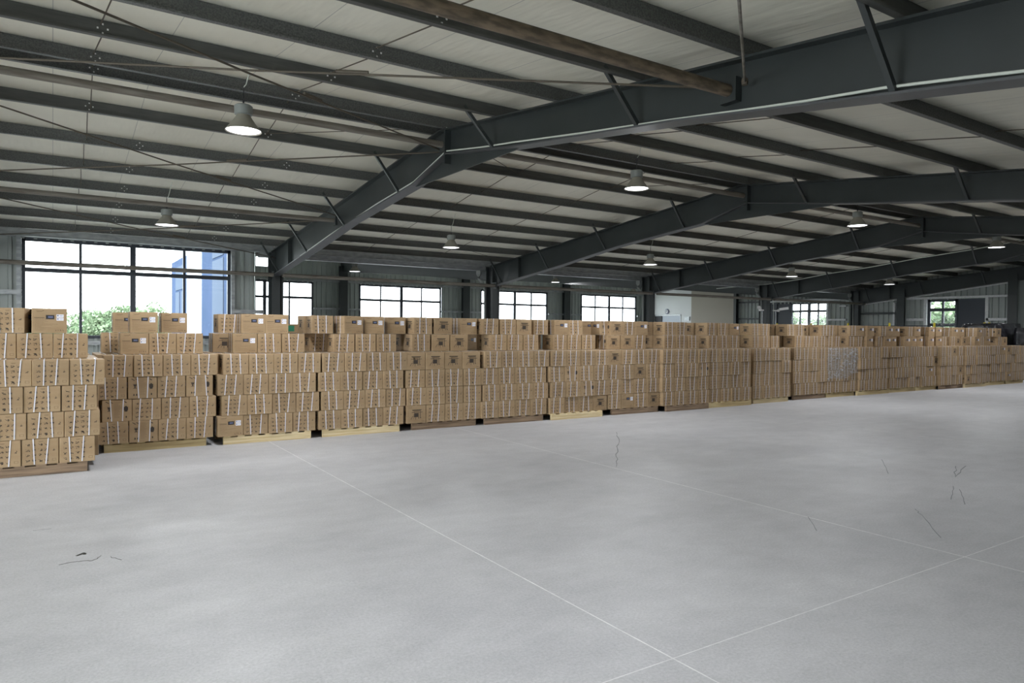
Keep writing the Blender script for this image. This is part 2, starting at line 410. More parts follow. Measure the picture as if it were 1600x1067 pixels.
# gable wall at the far end
m = MB(); XE = X_END
def zt_main(y): return zroof(y)+.2
# aisle part of the gable: openings 24.45..28.45
corr(m, Y_FRONT, 15.99, 0, zt_main, XE, 'y'); corr(m, 18.85, 22.6, 0, zt_main, XE, 'y')
corr(m, 15.99, 18.85, 3.5, zt_main, XE, 'y'); corr(m, 15.99, 18.85, 0, .9, XE, 'y')
corr(m, 22.6, 24.36, 0, lambda y: zext(max(y, 23.0))+.2, XE, 'y'); corr(m, 24.36, 28.55, 3.50, lambda y: zext(y)+.2, XE, 'y')
corr(m, 24.36, 28.55, 0, .9, XE, 'y'); corr(m, 28.55, 30.97, 0, lambda y: zext(y)+.2, XE, 'y')
we = m.obj('wall_gable', 'corr'); struct(we, 'dim ribbed sheet gable wall at the far right end', 'wall')
def eg(y0, y1, z, h=.10, mat='trimsunlit'):
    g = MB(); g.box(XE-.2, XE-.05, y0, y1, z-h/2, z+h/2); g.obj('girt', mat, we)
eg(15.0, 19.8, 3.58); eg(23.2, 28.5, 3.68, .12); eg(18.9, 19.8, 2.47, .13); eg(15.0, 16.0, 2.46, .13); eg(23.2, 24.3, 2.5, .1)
eg(20.25, 22.4, 2.83, .11, 'steel'); eg(28.6, 30.7, 3.67, .09, 'steel'); eg(28.6, 30.7, 2.6, .09, 'steel'); eg(23.2, 23.6, 3.28, .08); eg(20.25, 22.4, 1.3, .1)
for y in (18.85, 15.97): g = MB(); g.box(XE-.2, XE-.05, y-.07, y+.07, 0, 3.55); g.obj('window_post', 'trimsunlit', we)
g = MB(); g.box(XE-.2, XE-.05, 24.30, 24.42, 0, 3.65); g.obj('window_post', 'trimsunlit', we)
g = MB(); g.box(XE-.2, XE-.05, 20.42, 20.52, 0, 3.4); g.obj('window_post', 'trimsunlit', we)
for y in (20.1, 20.3): pass
for (a, b) in ((20.42, 20.25), ):
    pass
g = MB(); g.bar((XE-.12, 22.45, 3.30), (XE-.12, 20.3, 3.56), .08, .05); g.bar((XE-.12, 19.7, 3.63), (XE-.12, 15.1, 4.2), .08, .06); g.obj('gable_trim', 'trimsunlit', we)
g = MB(); g.bar((XE-.12, 23.2, 3.72), (XE-.12, 26.6, 4.0), .08, .05); g.obj('gable_trim', 'trimsunlit', we)
window('window_10', 17.35, 18.78, .95, 3.5, XE, (18.05,), (2.97, 2.2), 'gable window with clear plastic patches right of the middle gable column', axis='y', fw=.12)
window('window_11', 24.42, 26.88, .95, 3.55, XE, (25.05, 25.65, 26.25), (3.03,), 'gable window with sagging clear film left of the last frame column', thick=25.65, axis='y', fw=.10)
# dark shutter panels next to the gable windows
for nm, (a, b, z1) in (('a', (16.05, 17.35, 3.5)), ('b', (26.9, 28.5, 3.6))):
    g = MB(); g.box(XE-.02, XE+.03, a, b, .9, z1); o = g.obj('wall_panel', 'frame', we)
g = MB()
for y in (27.9, 28.45): g.box(XE-.08, XE-.02, y-.04, y+.04, .9, 3.6)
g.box(XE-.08, XE-.02, 26.9, 28.5, 2.98, 3.08); g.obj('panel_frame', 'frame', we)
# plastic film hanging over the gable windows
for (y0, y1, z0, z1, lab) in ((24.5, 26.8, 1.0, 2.75, 'sagging translucent film over the gable window left of the last frame column'), (17.4, 18.5, 1.0, 2.85, 'torn translucent film over the gable window between the gable columns')):
    g = MB(); nY, nZ = 24, 14; k = 0
    for j in range(nZ+1):
        for i in range(nY+1):
            u, v = i/nY, j/nZ
            y = y0+(y1-y0)*u; z = z0+(z1-z0)*v - (.18*math.sin(math.pi*((u*2) % 1))*v)
            g.v.append((XE-.10-.03*math.sin(u*23+v*5), y, z))
    for j in range(nZ):
        for i in range(nY):
            a = j*(nY+1)+i; g.f.append((a, a+1, a+nY+2, a+nY+1)); g.m.append(0)
    tag(g.obj('plastic_film', 'film', smooth=True), lab, 'plastic film')

# white and beige partition of the rear aisle with a door and a clock
m = MB(); m.box(XE-.12, XE+.05, 38.55, Y_FAR, 0, zext(38.9)+.15); m.box(XE-.12, XE+.05, 34.87, 35.85, 0, zext(35.5)+.15)
m.box(XE-.12, XE+.05, 35.85, 38.55, 2.9, zext(36)+.15)
struct(m.obj('wall_partition', 'whitewall'), 'white partition wall with a doorway at the end of the rear aisle', 'wall')
m = MB(); m.box(XE-.14, XE+.05, 30.95, 34.87, 0, zext(31)+.15); struct(m.obj('wall_partition', 'beigewall'), 'beige board wall right of the white partition', 'wall')
d = empty('door_1', (XE-.1, 37.2, 0)); struct(d, 'grey framed double door in the white partition, upper half visible', 'door')
g = MB(); g.box(-.05, .05, -1.36, -1.28, 0, 2.95); g.box(-.05, .05, 1.28, 1.36, 0, 2.95); g.box(-.05, .05, -1.36, 1.36, 2.87, 2.97); g.obj('door_frame', 'galvl', d)
g = MB(); g.box(.02, .06, -1.28, .55, 0, 2.87); g.obj('door_leaf', 'doorpale', d)
g = MB(); g.box(.02, .06, .62, 1.28, 0, 2.87); g.obj('door_leaf', 'black', d)
g = MB(); g.box(-.02, .04, .55, .62, 0, 2.87); g.obj('door_post', 'black', d)
k = empty('wall_clock', (XE-.14, 37.2, 3.2)); tag(k, 'small round wall clock above the door in the white partition', 'clock')
g = MB()
ring = [(0, .17*math.cos(a*math.pi/16), .19*math.sin(a*math.pi/16)) for a in range(32)]
g.prism_x([(p[1], p[2]) for p in ring], -.04, 0); g.obj('clock_rim', 'bluegrey', k)
g = MB(); g.prism_x([(p[1]*.75, p[2]*.75) for p in ring], -.05, -.03); g.obj('clock_face', 'whitewall', k)
g = MB(); g.bar((-.055, 0, 0), (-.055, .08, .03), .02, .02); g.bar((-.055, 0, 0), (-.055, -.02, .11), .02, .02); g.obj('clock_hand', 'black', k)
g = MB(); g.box(XE-.2, XE-.12, 35.0, 35.4, 2.5, 2.8); tag(g.obj('electrical_box', 'galvl'), 'grey electrical box beside the door on the white partition', 'electrical box')

# off-camera walls with their openings
m = MB(); X = X_BEG
corr(m, Y_FRONT, -.5, 0, zt_main, X, 'y', face=1); corr(m, -.5, 8.1, 4.05, zt_main, X, 'y', face=1); corr(m, 8.1, Y_WALL, 0, zt_main, X, 'y', face=1)
struct(m.obj('wall_left', 'corr'), 'ribbed gable wall with wide open doorways, left of the camera', 'wall')
m = MB(); corr(m, X_BEG, -11.6, 0, 4.2, Y_FRONT, 'x', face=1); corr(m, -11.6, -3.4, 3.3, 4.2, Y_FRONT, 'x', face=1); corr(m, -11.6, -3.4, 0, .7, Y_FRONT, 'x', face=1); corr(m, -3.4, X_END, 0, 4.2, Y_FRONT, 'x', face=1)
struct(m.obj('wall_front', 'corr'), 'ribbed wall behind the camera with a long window band', 'wall')

# ------------------------------------------------------------------ portal frames
TOP = [(22.75, zroof(22.75)), (YR, ZR), (-1.4, zroof(-1.4))]
BOT = [(22.35, 3.37), (18.1, 3.86), (15.5, 4.20), (12.25, 4.48), (10.9, 4.79), (8.85, 4.48), (5.55, 4.06), (2.24, 3.56), (-1.2, 3.02)]
def interp(pl, y):
    pl = sorted(pl)
    for (a, za), (b, zb) in zip(pl, pl[1:]):
        if a <= y <= b: return za+(zb-za)*(y-a)/(b-a)
    return pl[0][1] if y < pl[0][0] else pl[-1][1]
PUR_L = [11.40, 12.87, 14.42, 15.95, 17.40, 18.85, 20.35, 21.70]
PUR_R = [10.98, 9.32, 7.72, 6.10, 4.63, 3.10, 1.60, .10]
def portal_frame(i, x, label):
    t = empty('portal_frame', (x, 22.55, 0)); tag(t, label, 'steel frame', 'portal frames of the hall')
    ox, oy = x, 22.55
    def loc(mb):
        mb.v = [(a-ox, b-oy, c) for a, b, c in mb.v]; return mb
    web = MB(); web.prism_x([(y, z-.02) for y, z in TOP]+[(y, z+.02) for y, z in BOT[::-1]], x-.008, x+.008)
    fl = MB(); FW = .125
    for (a, za), (b, zb) in zip(TOP, TOP[1:]): fl.bar((x, a, za-.012), (x, b, zb-.012), 2*FW, .024)
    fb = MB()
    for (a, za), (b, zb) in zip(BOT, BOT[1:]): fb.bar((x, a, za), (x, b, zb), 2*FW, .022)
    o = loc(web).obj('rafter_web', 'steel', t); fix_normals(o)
    loc(fl).obj('rafter_flange', 'steel', t); loc(fb).obj('rafter_flange', 'steellit', t)
    h = MB(); h.prism_x([(12.35, 4.47), (10.9, 4.80), (8.7, 4.47), (8.85, 4.44), (12.2, 4.45)], x-.012, x+.012); o = loc(h).obj('ridge_haunch', 'steel', t); fix_normals(o)
    s = MB()
    s.box(x-.13, x+.13, 10.88, 10.92, 4.62, zroof(10.9)); o = loc(s).obj('splice_plate', 'steel', t)
    s = MB()
    for y in (20.6,): s.box(x-.12, x+.12, y-.006, y+.006, interp(BOT, y), zroof(y)-.02)
    loc(s).obj('stiffener', 'steel', t)
    c = MB(); c.box(x-.01, x+.01, 22.38, 22.78, 0, 4.1); c.box(x-.125, x+.125, 22.33, 22.355, 0, 4.1); c.box(x-.125, x+.125, 22.77, 22.795, 0, 4.1)
    c.box(x-.15, x+.15, 22.3, 22.83, 0, .03)
    loc(c).obj('column', 'steel', t)
    c = MB(); c.box(x-.01, x+.01, -1.40, -1.05, 0, 3.72); c.box(x-.125, x+.125, -1.06, -1.035, 0, 3.7); c.box(x-.125, x+.125, -1.42, -1.395, 0, 3.7)
    loc(c).obj('column', 'steel', t)
    for y in (21.70, 18.85, 15.95, 12.87, 9.32, 6.10, 3.10):
        for sgn in ((-1, 1) if i >= 0 else (1,)):
            b = MB(); zb = interp(BOT, y)+.02
            b.bar((x+sgn*.09, y+.02, zb), (x+sgn*.62, y+.02, zroof(y)+.09), .05, .05); loc(b).obj('fly_brace', 'steel', t)
    return t
flab = ['portal frame standing left of the picture edge, only a brace in view', None,
        'nearest dark grey steel portal frame crossing the top right of the view', 'second dark steel portal frame from the left, its kinked rafter at mid height',
        'third dark steel portal frame from the left', 'fourth dark steel portal frame with a white cable along its rafter',
        'fifth and last dark steel portal frame standing at the gable wall']
for i, x in enumerate(FR):
    if i == 0: continue
    portal_frame(i, x, {1: 'steel portal frame at the left edge, only one fly brace showing', 2: flab[2], 3: flab[3], 4: flab[4], 5: flab[5], 6: flab[6]}[i])

# rear aisle frames
for i, x in enumerate(FR[2:]):
    if i == 0: continue
    t = empty('roof_girder', (x, 39.0, 0)); tag(t, ['dark aisle rafter and far column hidden behind the near window wall', 'dark aisle beam and far column seen just right of the nearest frame', 'dark aisle beam and far column left of the second frame column', 'dark aisle beam and far column above the rightmost aisle window', 'dark aisle beam across the gable wall behind the last frame'][i], 'steel frame', 'rear aisle frames')
    r = MB(); top = [(22.8, zext(22.8)), (39.1, zext(39.1))]; bot = [(39.1, 4.98), (30.3, 4.28), (23.0, 3.62)]
    r.prism_x([(y-39.0, z) for y, z in top+bot], -.008, .008); o = r.obj('rafter_web', 'steel', t); fix_normals(o)
    r = MB()
    for pl in (top, bot):
        for (a, za), (b, zb) in zip(pl, pl[1:]): r.bar((0, a-39, za), (0, b-39, zb), .24, .022)
    r.obj('rafter_flange', 'steel', t)
    c = MB(); c.box(-.01, .01, -.35, .08, 0, 5.3); c.box(-.13, .13, -.37, -.345, 0, 5.3); c.box(-.13, .13, .06, .085, 0, 5.3); c.box(-.24, .24, -.36, -.34, 0, 5.1); c.obj('column', 'steel', t)
    if i == 0:
        pass
# gable posts
for y, lab in ((20.0, 'dark steel gable column left of the torn-film gable window'), (14.8, 'dark steel gable column at the right edge of the view'), (30.84, 'dark steel gable column beside the beige board wall')):
    c = MB(); c.box(XE-.4, XE-.2, y-.01, y+.01, 0, (zroof(y) if y < 22 else zext(y))-.3); c.box(XE-.42, XE-.395, y-.2*(1 if y < 22 else .5), y+.2*(1 if y < 22 else .5), 0, (zroof(y) if y < 22 else zext(y))-.3)
    c.box(XE-.21, XE-.2, y-.13, y+.13, 0, (zroof(y) if y < 22 else zext(y))-.3)
    tag(c.obj('gable_column', 'steel'), lab, 'steel column')

# ------------------------------------------------------------------ purlins
pur_lab_L = ['galvanised ridge purlin on the window side of the ridge'] + ['roof purlin, %s down from the ridge towards the window wall' % ORD[k] for k in range(1, 8)]
pur_lab_R = ['galvanised ridge purlin on the camera side of the ridge'] + ['roof purlin, %s down from the ridge towards the camera' % ORD[k] for k in range(1, 8)]
def purlin(y, face, lab, mats, x0=X_BEG, fz=zroof, end=X_END, bolts=()):
    t = empty('roof_purlin', (x0, y, fz(y))); tag(t, lab, 'purlin', 'roof purlins')
    z = 0
    for j, (xa, xb) in enumerate(zip([x0]+FR[1:], FR[1:]+[end])):
        if xa < x0-.01: continue
        mb = MB(); a, b = xa-x0+.0005, xb-x0-.0005
        mb.box(a, b, -.003, .003, 0, .195); mb.box(a, b, min(0, face*.065), max(0, face*.065), 0, .004); mb.box(a, b, min(0, -face*.065), max(0, -face*.065), .19, .195)
        mb.box(a, b, face*.065-.002, face*.065+.002, 0, .02)
        mb.obj('purlin_section', mats[j], t)
    for xb in bolts:
        mb = MB()
        for dx, dz in ((-.05, 0), (.05, 0), (0, .05), (0, -.05)): mb.box(xb-x0+dx-.009, xb-x0+dx+.009, -.012, -.003, .1+dz-.009, .1+dz+.009)
        mb.obj('bolt_cluster', 'bolt', t)
    return t
rnd = random.Random(3)
BOL = {1: (.48, 3.2), 2: (1.32, 3.95), 3: (1.28, 3.9), 4: (1.3, 4.0), 5: (1.3, 3.9), 6: (1.32, 3.95), 7: (1.3, 3.9), 0: (.48,)}
for k, y in enumerate(PUR_L):
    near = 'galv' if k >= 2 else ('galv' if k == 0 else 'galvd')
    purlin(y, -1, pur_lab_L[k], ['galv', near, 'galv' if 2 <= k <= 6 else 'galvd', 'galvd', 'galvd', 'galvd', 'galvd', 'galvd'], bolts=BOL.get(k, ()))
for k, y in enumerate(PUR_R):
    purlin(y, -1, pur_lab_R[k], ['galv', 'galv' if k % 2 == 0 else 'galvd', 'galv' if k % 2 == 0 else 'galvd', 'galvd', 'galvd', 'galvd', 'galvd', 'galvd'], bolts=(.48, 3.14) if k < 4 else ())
for k, y in enumerate((24.6, 26.2, 27.8, 29.4, 31.0, 32.6, 34.2, 35.8, 37.4)):
    mb = MB(); mb.box(5.4, X_END, y-.004, y+.004, zext(y), zext(y)+.195); mb.box(5.4, X_END, y-.065, y, zext(y), zext(y)+.004)
    tag(mb.obj('aisle_purlin', 'galvd'), 'purlin under the rear aisle roof, %s from the column row' % ORD[k+1], 'purlin', 'rear aisle purlins')
# eave strut and valley gutter
t = empty('eave_strut', (X_BEG, 22.55, 4.0)); tag(t, 'light galvanised eave strut running along the tops of the columns', 'eave strut')
for j, (xa, xb) in enumerate(zip([X_BEG]+FR[1:], FR[1:]+[X_END])):
    mb = MB(); mb.box(xa-X_BEG+.01, xb-X_BEG-.01, -.07, .0, .10, .108); mb.box(xa-X_BEG+.01, xb-X_BEG-.01, -.003, .003, .1, .31); mb.obj('strut_section', 'galvl', t)
mb = MB(); mb.box(5.45, 37.9, 22.86, 22.88, 3.98, 4.22); mb.box(5.45, 37.9, 22.86, 23.15, 3.97, 3.985); mb.box(5.45, 37.9, 23.13, 23.15, 3.98, 4.12)
tag(mb.obj('valley_gutter', 'galvl'), 'long grey valley gutter above the column row', 'gutter')

# sag rods
for side, ys, sx in (('window side', [11.0]+PUR_L[1:], ''), ('camera side', PUR_R, '')):
    for bay in range(-1, 5):
        for q, xx in enumerate((FR[2]-8+8*bay+2.667, FR[2]-8+8*bay+5.333)):
            if xx < -3 or xx > X_END: continue
            mb = MB()
            for a, b in zip(ys, ys[1:]):
                off = .02
                mb.tube([(xx-off, a, zroof(a)+.14), (xx+off, b, zroof(b)+.08)], .008, 5)
            tag(mb.obj('sag_rod', 'rod'), 'thin sag rod line on the %s of the ridge, %s from the left' % (side, ORD[1+max(0, bay)*2+q] if bay >= 0 else 'outermost'), 'sag rod', 'sag rods between the purlins')
# short diagonal sag rods beside the ridge and eave
for q, (x0, y0, x1, y1) in enumerate(((3.14, 12.87, 5.6, 11.4), (8.48, 12.87, 6.1, 11.4), (11.14, 12.87, 13.6, 11.4), (16.48, 12.87, 14.1, 11.4), (8.48, 20.35, 6.1, 21.7), (11.14, 20.35, 13.6, 21.7))):
    mb = MB(); mb.tube([(x0, y0, zroof(y0)+.1), (x1, y1, zroof(y1)+.1)], .007, 5)
    tag(mb.obj('sag_rod', 'rod'), 'short diagonal sag rod beside the %s, %s' % ('ridge' if y1 < 12 else 'eave', ('left of the nearest rafter', 'just right of the nearest rafter', 'left of the second rafter', 'just right of the second rafter', 'just right of the nearest rafter', 'left of the second rafter')[q]), 'sag rod', 'diagonal sag rods')

# tie tubes
def tubeobj(name, pts, r, mat, label, cat, n=14, smooth=True):
    mb = MB(); mb.tube(pts, r, n); return tag(mb.obj(name, mat, smooth=smooth), label, cat)
t = empty('tie_tube', (X_BEG, 11.0, 4.97)); tag(t, 'long tie tube running under the roof ridge', 'tie tube', 'tie tubes')
for j, (xa, xb) in enumerate(zip([X_BEG]+FR[1:], FR[1:]+[X_END-.3])):
    mb = MB(); mb.tube([(xa-X_BEG+.12, 0, 0), (xb-X_BEG-.12, 0, 0)], .055, 14); mb.obj('tube_section', 'pipe', t, smooth=True)
    mb = MB(); mb.box(xb-X_BEG-.12, xb-X_BEG-.09, -.09, .09, -.12, .12); mb.obj('end_plate', 'steel', t)
t = empty('tie_tube', (-10.19, 16.62, 4.35)); tag(t, 'grey tie tube at mid slope in the leftmost bay', 'tie tube', 'tie tubes')
for xa, xb in ((-10.19, -2.19), (-2.19, 5.81)):
    mb = MB(); mb.tube([(xa+10.19+.12, 0, 0), (xb+10.19-.12, 0, 0)], .05, 14); mb.obj('tube_section', 'pipe', t, smooth=True)
    mb = MB(); mb.box(xb+10.19-.12, xb+10.19-.07, -.1, .1, -.12, .12); mb.obj('end_plate', 'steel', t)
t = empty('tie_tube', (X_BEG, 22.12, 3.37)); tag(t, 'grey tie tube running along the column row in front of the windows', 'tie tube', 'tie tubes')
for j, (xa, xb) in enumerate(zip([X_BEG]+FR[1:], FR[1:]+[X_END-.3])):
    mb = MB(); mb.tube([(xa-X_BEG+.13, 0, 0), (xb-X_BEG-.13, 0, 0)], .06, 14); mb.obj('tube_section', 'pipe', t, smooth=True)
    mb = MB(); mb.box(xb-X_BEG-.14, xb-X_BEG-.11, -.09, .2, -.1, .12); mb.obj('end_plate', 'steel', t)
t = empty('tie_tube', (-2.19, 4.8, 4.185)); tag(t, 'rusty brown tie tube ending at the nearest frame, top centre', 'tie tube', 'tie tubes')
mb = MB(); mb.tube([(.12, 0, 0), (7.90, 0, 0)], .062, 16); mb.obj('tube_section', 'rust', t, smooth=True)
mb = MB(); mb.box(7.90, 7.985, -.1, .1, -.12, .12); mb.obj('end_plate', 'steel', t)

# crossed wind-brace rods of the left bay
xa, xb = -2.19+.05, 5.81-.05
rods = [((xa, 5.1, 4.25), (xb, 11.2, 4.93), 'brace rod crossing the top left corner down to the ridge splice'),
        ((xa, 11.2, 4.93), (xb, 5.2, 4.34), 'brace rod running nearly level across the top to the nearest frame'),
        ((xa, 11.3, 4.95), (xb, 16.4, 4.42), 'brace rod falling from the left edge to the mid-slope tube end'),
        ((xa, 16.5, 4.45), (xb, 11.25, 4.90), 'brace rod rising from the left edge to the ridge haunch'),
        ((xa, 16.8, 4.42), (xb, 22.3, 3.92), 'brace rod falling from the left edge to the nearest frame knee'),
        ((xa, 22.3, 3.95), (xb, 16.7, 4.38), 'brace rod rising above the large window to the mid-slope tube end')]
for a, b, lab in rods:
    t = empty('brace_rod', a); tag(t, lab, 'brace rod', 'crossed wind-brace rods')
    a, b = Vector(a), Vector(b); mb = MB(); mid = (b-a)/2-Vector((0, 0, .03)); mb.tube([(0, 0, 0), tuple(mid), tuple(b-a)], .0125, 8); mb.obj('rod', 'rod', t, smooth=True)
    q = (b-a)*.62; dd = (b-a).normalized(); mb = MB(); mb.tube([tuple(q-dd*.18), tuple(q+dd*.18)], .022, 8); mb.obj('turnbuckle', 'rod', t)
# wind-brace rod of the next panel, passing over the camera
t = empty('brace_rod', (5.66, 4.55, 4.19)); tag(t, 'short visible brace rod end on the nearest rafter, top right of centre', 'brace rod', 'crossed wind-brace rods')
mb = MB(); mb.tube([(0, 0, 0), (-7.75, -5.95, -.55)], .0125, 8); mb.obj('rod', 'pipe', t, smooth=True)
mb = MB(); mb.lathe([(.03, -.03), (.035, 0), (.03, .03)], n=10, cap0=True, cap1=True); mb.obj('rod_end', 'rod', t)

# electrical conduit along the nearest rafter and the fourth
def along(x, ys, dz=.05):
    return [(x, y, interp(BOT, y)+d) for y, d in ys]
pts = along(5.81-.09, [(19.5, .03), (17, .045), (14, .05), (12.2, .04), (10.9, .05), (9.6, .045), (8.8, .06), (7.0, .03), (5.6, .02), (4.6, .025), (3.9, .035), (3.2, .06), (2.6, .055), (1.8, .04), (.6, .04), (-.9, .04)])
t = empty('cable_conduit', (5.72, 10.9, 4.8)); tag(t, 'cream cable conduit along the bottom of the nearest rafter', 'cable conduit')
mb = MB(); mb.tube([(a-5.72, b-10.9, c-4.8) for a, b, c in pts], .013, 8); mb.obj('conduit_run', 'conduit', t, smooth=True)
mb = MB(); mb.tube([(0, .03, .08), (0, .03, .40), (0, -.02, .44)], .013, 8); mb.obj('conduit_branch', 'conduit', t, smooth=True)
pts = [(29.81-.14, y, zroof(y)-.03-(.03 if k % 2 else 0)) for k, y in enumerate((22.2, 20.5, 19, 17, 15, 13, 11.2, 9, 7))]
tubeobj('cable_conduit', [(29.67, 25.5, 4.05), (29.67, 23.4, 4.1)]+pts, .018, 'conduit', 'pale cable along the top of the fourth rafter', 'cable conduit', 8)
tubeobj('cable_conduit', [(3.9, 15.95, 4.45), (4.0, 16.1, 4.1)], .01, 'conduit', 'short loose cable stub under the purlin', 'cable conduit', 6) if False else None
tubeobj('cable_conduit', [(30.05, 22.3, 4.15), (30.1, 22.25, 3.9), (30.1, 22.25, 2.0), (30.1, 22.25, .1)], .02, 'conduit', 'white cable running down the fourth frame column', 'cable conduit', 8)

# downspouts
for x, lab in ((FR[2]+.22, 'thin dark rain pipe right of the nearest frame column'), (FR[3]-.33, 'grey downspout with hopper left of the second frame column'), (FR[4]-.33, 'grey downspout with hopper left of the third frame column'), (FR[5]-.33, 'dark downspout with hopper left of the fourth frame column'), (FR[6]-.33, 'dark downspout with hopper left of the last frame column'), (FR[3]+.24, 'thin rain pipe right of the second frame column'), (FR[4]+.30, 'thin rain pipe right of the third frame column')):
    left = 'hopper' in lab
    t = empty('downspout', (x, 22.5, 0)); tag(t, lab, 'downspout', 'rain downspouts at the columns')
    mb = MB(); pt = [(0, 0, .05), (0, 0, 3.35), (-.22, .1, 3.65), (-.22, .1, 3.9)] if left else [(0, 0, .05), (0, 0, 3.5)]
    mb.tube(pt, .055, 12); mb.obj('pipe', 'lampgrey' if left else 'steel', t, smooth=True)
    if left:
        mb = MB(); mb.lathe([(.06, 0), (.11, .08), (.11, .22)], (-.22, .1, 3.72), 4, cap0=True); mb.obj('hopper', 'lampgrey', t)

# ------------------------------------------------------------------ lamps
def lamp_proto(loc):
    t = empty('high_bay_lamp', loc)
    R = .225
    mb = MB(); mb.lathe([(.11, .33), (.125, .34), (.128, .36), (.118, .225), (.11, .21)], n=32)
    mb = MB(); mb.lathe([(0.0, .345), (.09, .345), (.118, .325), (.113, .215), (.09, .205)], n=32); mb.obj('lamp_housing', 'lampgrey', t, smooth=True)
    mb = MB(); mb.lathe([(.088, .212), (.10, .18), (.16, .09), (.222, .015), (.235, .0), (.232, -.006), (.215, .012)], n=40); mb.obj('lamp_shade', 'lampshade', t, smooth=True)
    mb = MB(); mb.lathe([(.218, .008), (.20, .002), (.0, .0)], n=40); mb.obj('lamp_lens', 'lens', t, smooth=True)
    mb = MB(); mb.tube([(0, 0, .34), (0, 0, .40)], .012, 8); mb.tube([(0, 0, .385), (.012, 0, .41), (0, 0, .44), (-.012, 0, .41), (0, 0, .385)], .004, 6); mb.tube([(0, 0, .43), (0, 0, .60)], .007, 6); mb.obj('lamp_hanger', 'black', t)
    mb = MB(); mb.tube([(0, 0, .58), (.03, -.02, .62), (.10, -.06, .95)], .007, 6); mb.obj('lamp_cable', 'conduit', t, smooth=True)
    li = bpy.data.lights.new('lamp_light', 'AREA'); li.shape = 'DISK'; li.size = .40; li.energy = LAMP_W; li.color = (.95, .97, 1)
    lo = bpy.data.objects.new('lamp_light', li); COL.objects.link(lo); lo.parent = t; lo.location = (0, 0, -.012)
    return t
LAMP_W = 140
def copy_tree(o, loc=None, rz=None, parent=None):
    c = o.copy(); COL.objects.link(c)
    if parent: c.parent = parent
    if loc is not None: c.location = loc
    if rz is not None: c.rotation_euler = (0, 0, rz)
    for ch in list(o.children): copy_tree(ch, parent=c)
    return c
lamps = [((2.14, 9.9, 4.38), 'nearest and largest lit high bay lamp, upper left'), ((9.25, 9.9, 4.44), 'lit high bay lamp under the ridge between the first and second frames'),
         ((16.6, 9.9, 4.39), 'lit high bay lamp under the ridge between the second and third frames'), ((24.05, 9.9, 4.39), 'lit high bay lamp near the right edge of the view'),
         ((2.07, 16.9, 3.95), 'lit high bay lamp above the large window'), ((9.04, 16.9, 3.96), 'lit high bay lamp on the window side between the first and second frames'),
         ((16.44, 16.9, 3.93), 'lit high bay lamp on the window side between the second and third frames'), ((23.94, 16.9, 3.91), 'lit high bay lamp on the window side between the third and fourth frames'),
         ((30.9, 16.9, 3.9), 'farthest lit high bay lamp, on the window side before the last frame'),
         ((10.1, 27.0, 4.02), 'high bay lamp in the rear aisle right of the nearest frame column'), ((21.2, 28.5, 4.16), 'high bay lamp in the rear aisle peeking below the second rafter'),
         ((26.2, 28.2, 3.8), 'high bay lamp in the rear aisle left of the third frame column')]
proto = lamp_proto(lamps[0][0]); tag(proto, lamps[0][1], 'lamp', 'high bay lamps')
for loc, lab in lamps[1:]:
    c = copy_tree(proto, loc); tag(c, lab, 'lamp', 'high bay lamps')

for k, x in enumerate((-5.0, 2.1, 9.2)):  # unseen lamps added to brighten the near floor, each power set separately
    c = copy_tree(proto, (x, 2.9, 3.8)); li = [q for q in c.children if q.type == 'LIGHT'][0]; li.data = li.data.copy(); li.data.energy = (110, 78, 22)[k]; tag(c, 'added unseen high bay lamp lighting the near floor, %s of its row' % ORD[k+1], 'lamp', 'high bay lamps')
for y in (9.9, 16.9):
    c = copy_tree(proto, (-5.0, y, 4.38 if y < 12 else 3.95)); tag(c, 'high bay lamp left of the picture edge %s' % ('under the ridge' if y < 12 else 'on the window side'), 'lamp', 'high bay lamps')
c = copy_tree(proto, (30.9, 9.9, 4.39)); tag(c, 'high bay lamp beyond the right edge of the view', 'lamp', 'high bay lamps')

# security cameras at the fourth column
for (x, y, z, sg, lab) in ((FR[5]-.7, 22.3, 2.86, -1, 'white security camera left of the fourth frame column'), (FR[5]+.75, 22.3, 2.86, 1, 'white security camera right of the fourth frame column')):
    t = empty('security_camera', (x, y, z)); tag(t, lab, 'security camera', 'security cameras')
    mb = MB(); mb.bar((sg*.05, -.05, .04), (sg*.42, -.25, .10), .13, .12); mb.obj('camera_body', 'cctv', t)
    mb = MB(); mb.bar((0, 0, -.03), (sg*-.35, .05, -.03), .05, .06); mb.box(-.04, .04, -.04, .04, -.08, .04); mb.obj('camera_bracket', 'cctv', t)
    mb = MB(); mb.tube([(sg*-.2, 0, -.06), (sg*-.2, 0, z*-1+.05)], .018, 8); mb.obj('camera_pole', 'galvl', t, smooth=True)

# barrier rail and yellow posts in front of the gable
t = empty('barrier_rail', (36.3, 22, 0)); tag(t, 'dark metal barrier rail in front of the gable wall', 'barrier')
mb = MB(); mb.box(-.02, .02, -8, 7.5, 2.10, 2.15); mb.obj('top_rail', 'frame', t)
mb = MB(); mb.box(-.02, .02, -8, 7.5, 1.3, 1.35); mb.obj('lower_rail', 'frame', t)
for k in range(8):
    mb = MB(); mb.box(-.02, .02, -8+k*2.2, -7.95+k*2.2, 0, 2.15); mb.obj('rail_post', 'frame', t)
for k, y in enumerate((28.6, 26.35, 24.1, 21.9, 19.65, 17.45, 15.25, 15.05)):
    t = empty('bollard', (36.0, y, 0)); tag(t, 'yellow steel post behind the cartons, %s from the left' % ORD[k+1], 'post', 'yellow posts')
    mb = MB(); mb.tube([(0, 0, 0), (0, 0, 2.28)], .05, 12); mb.obj('post_tube', 'yellow', t, smooth=True)
    mb = MB(); mb.box(-.1, .1, -.1, .1, 0, .02); mb.obj('base_plate', 'yellow', t)

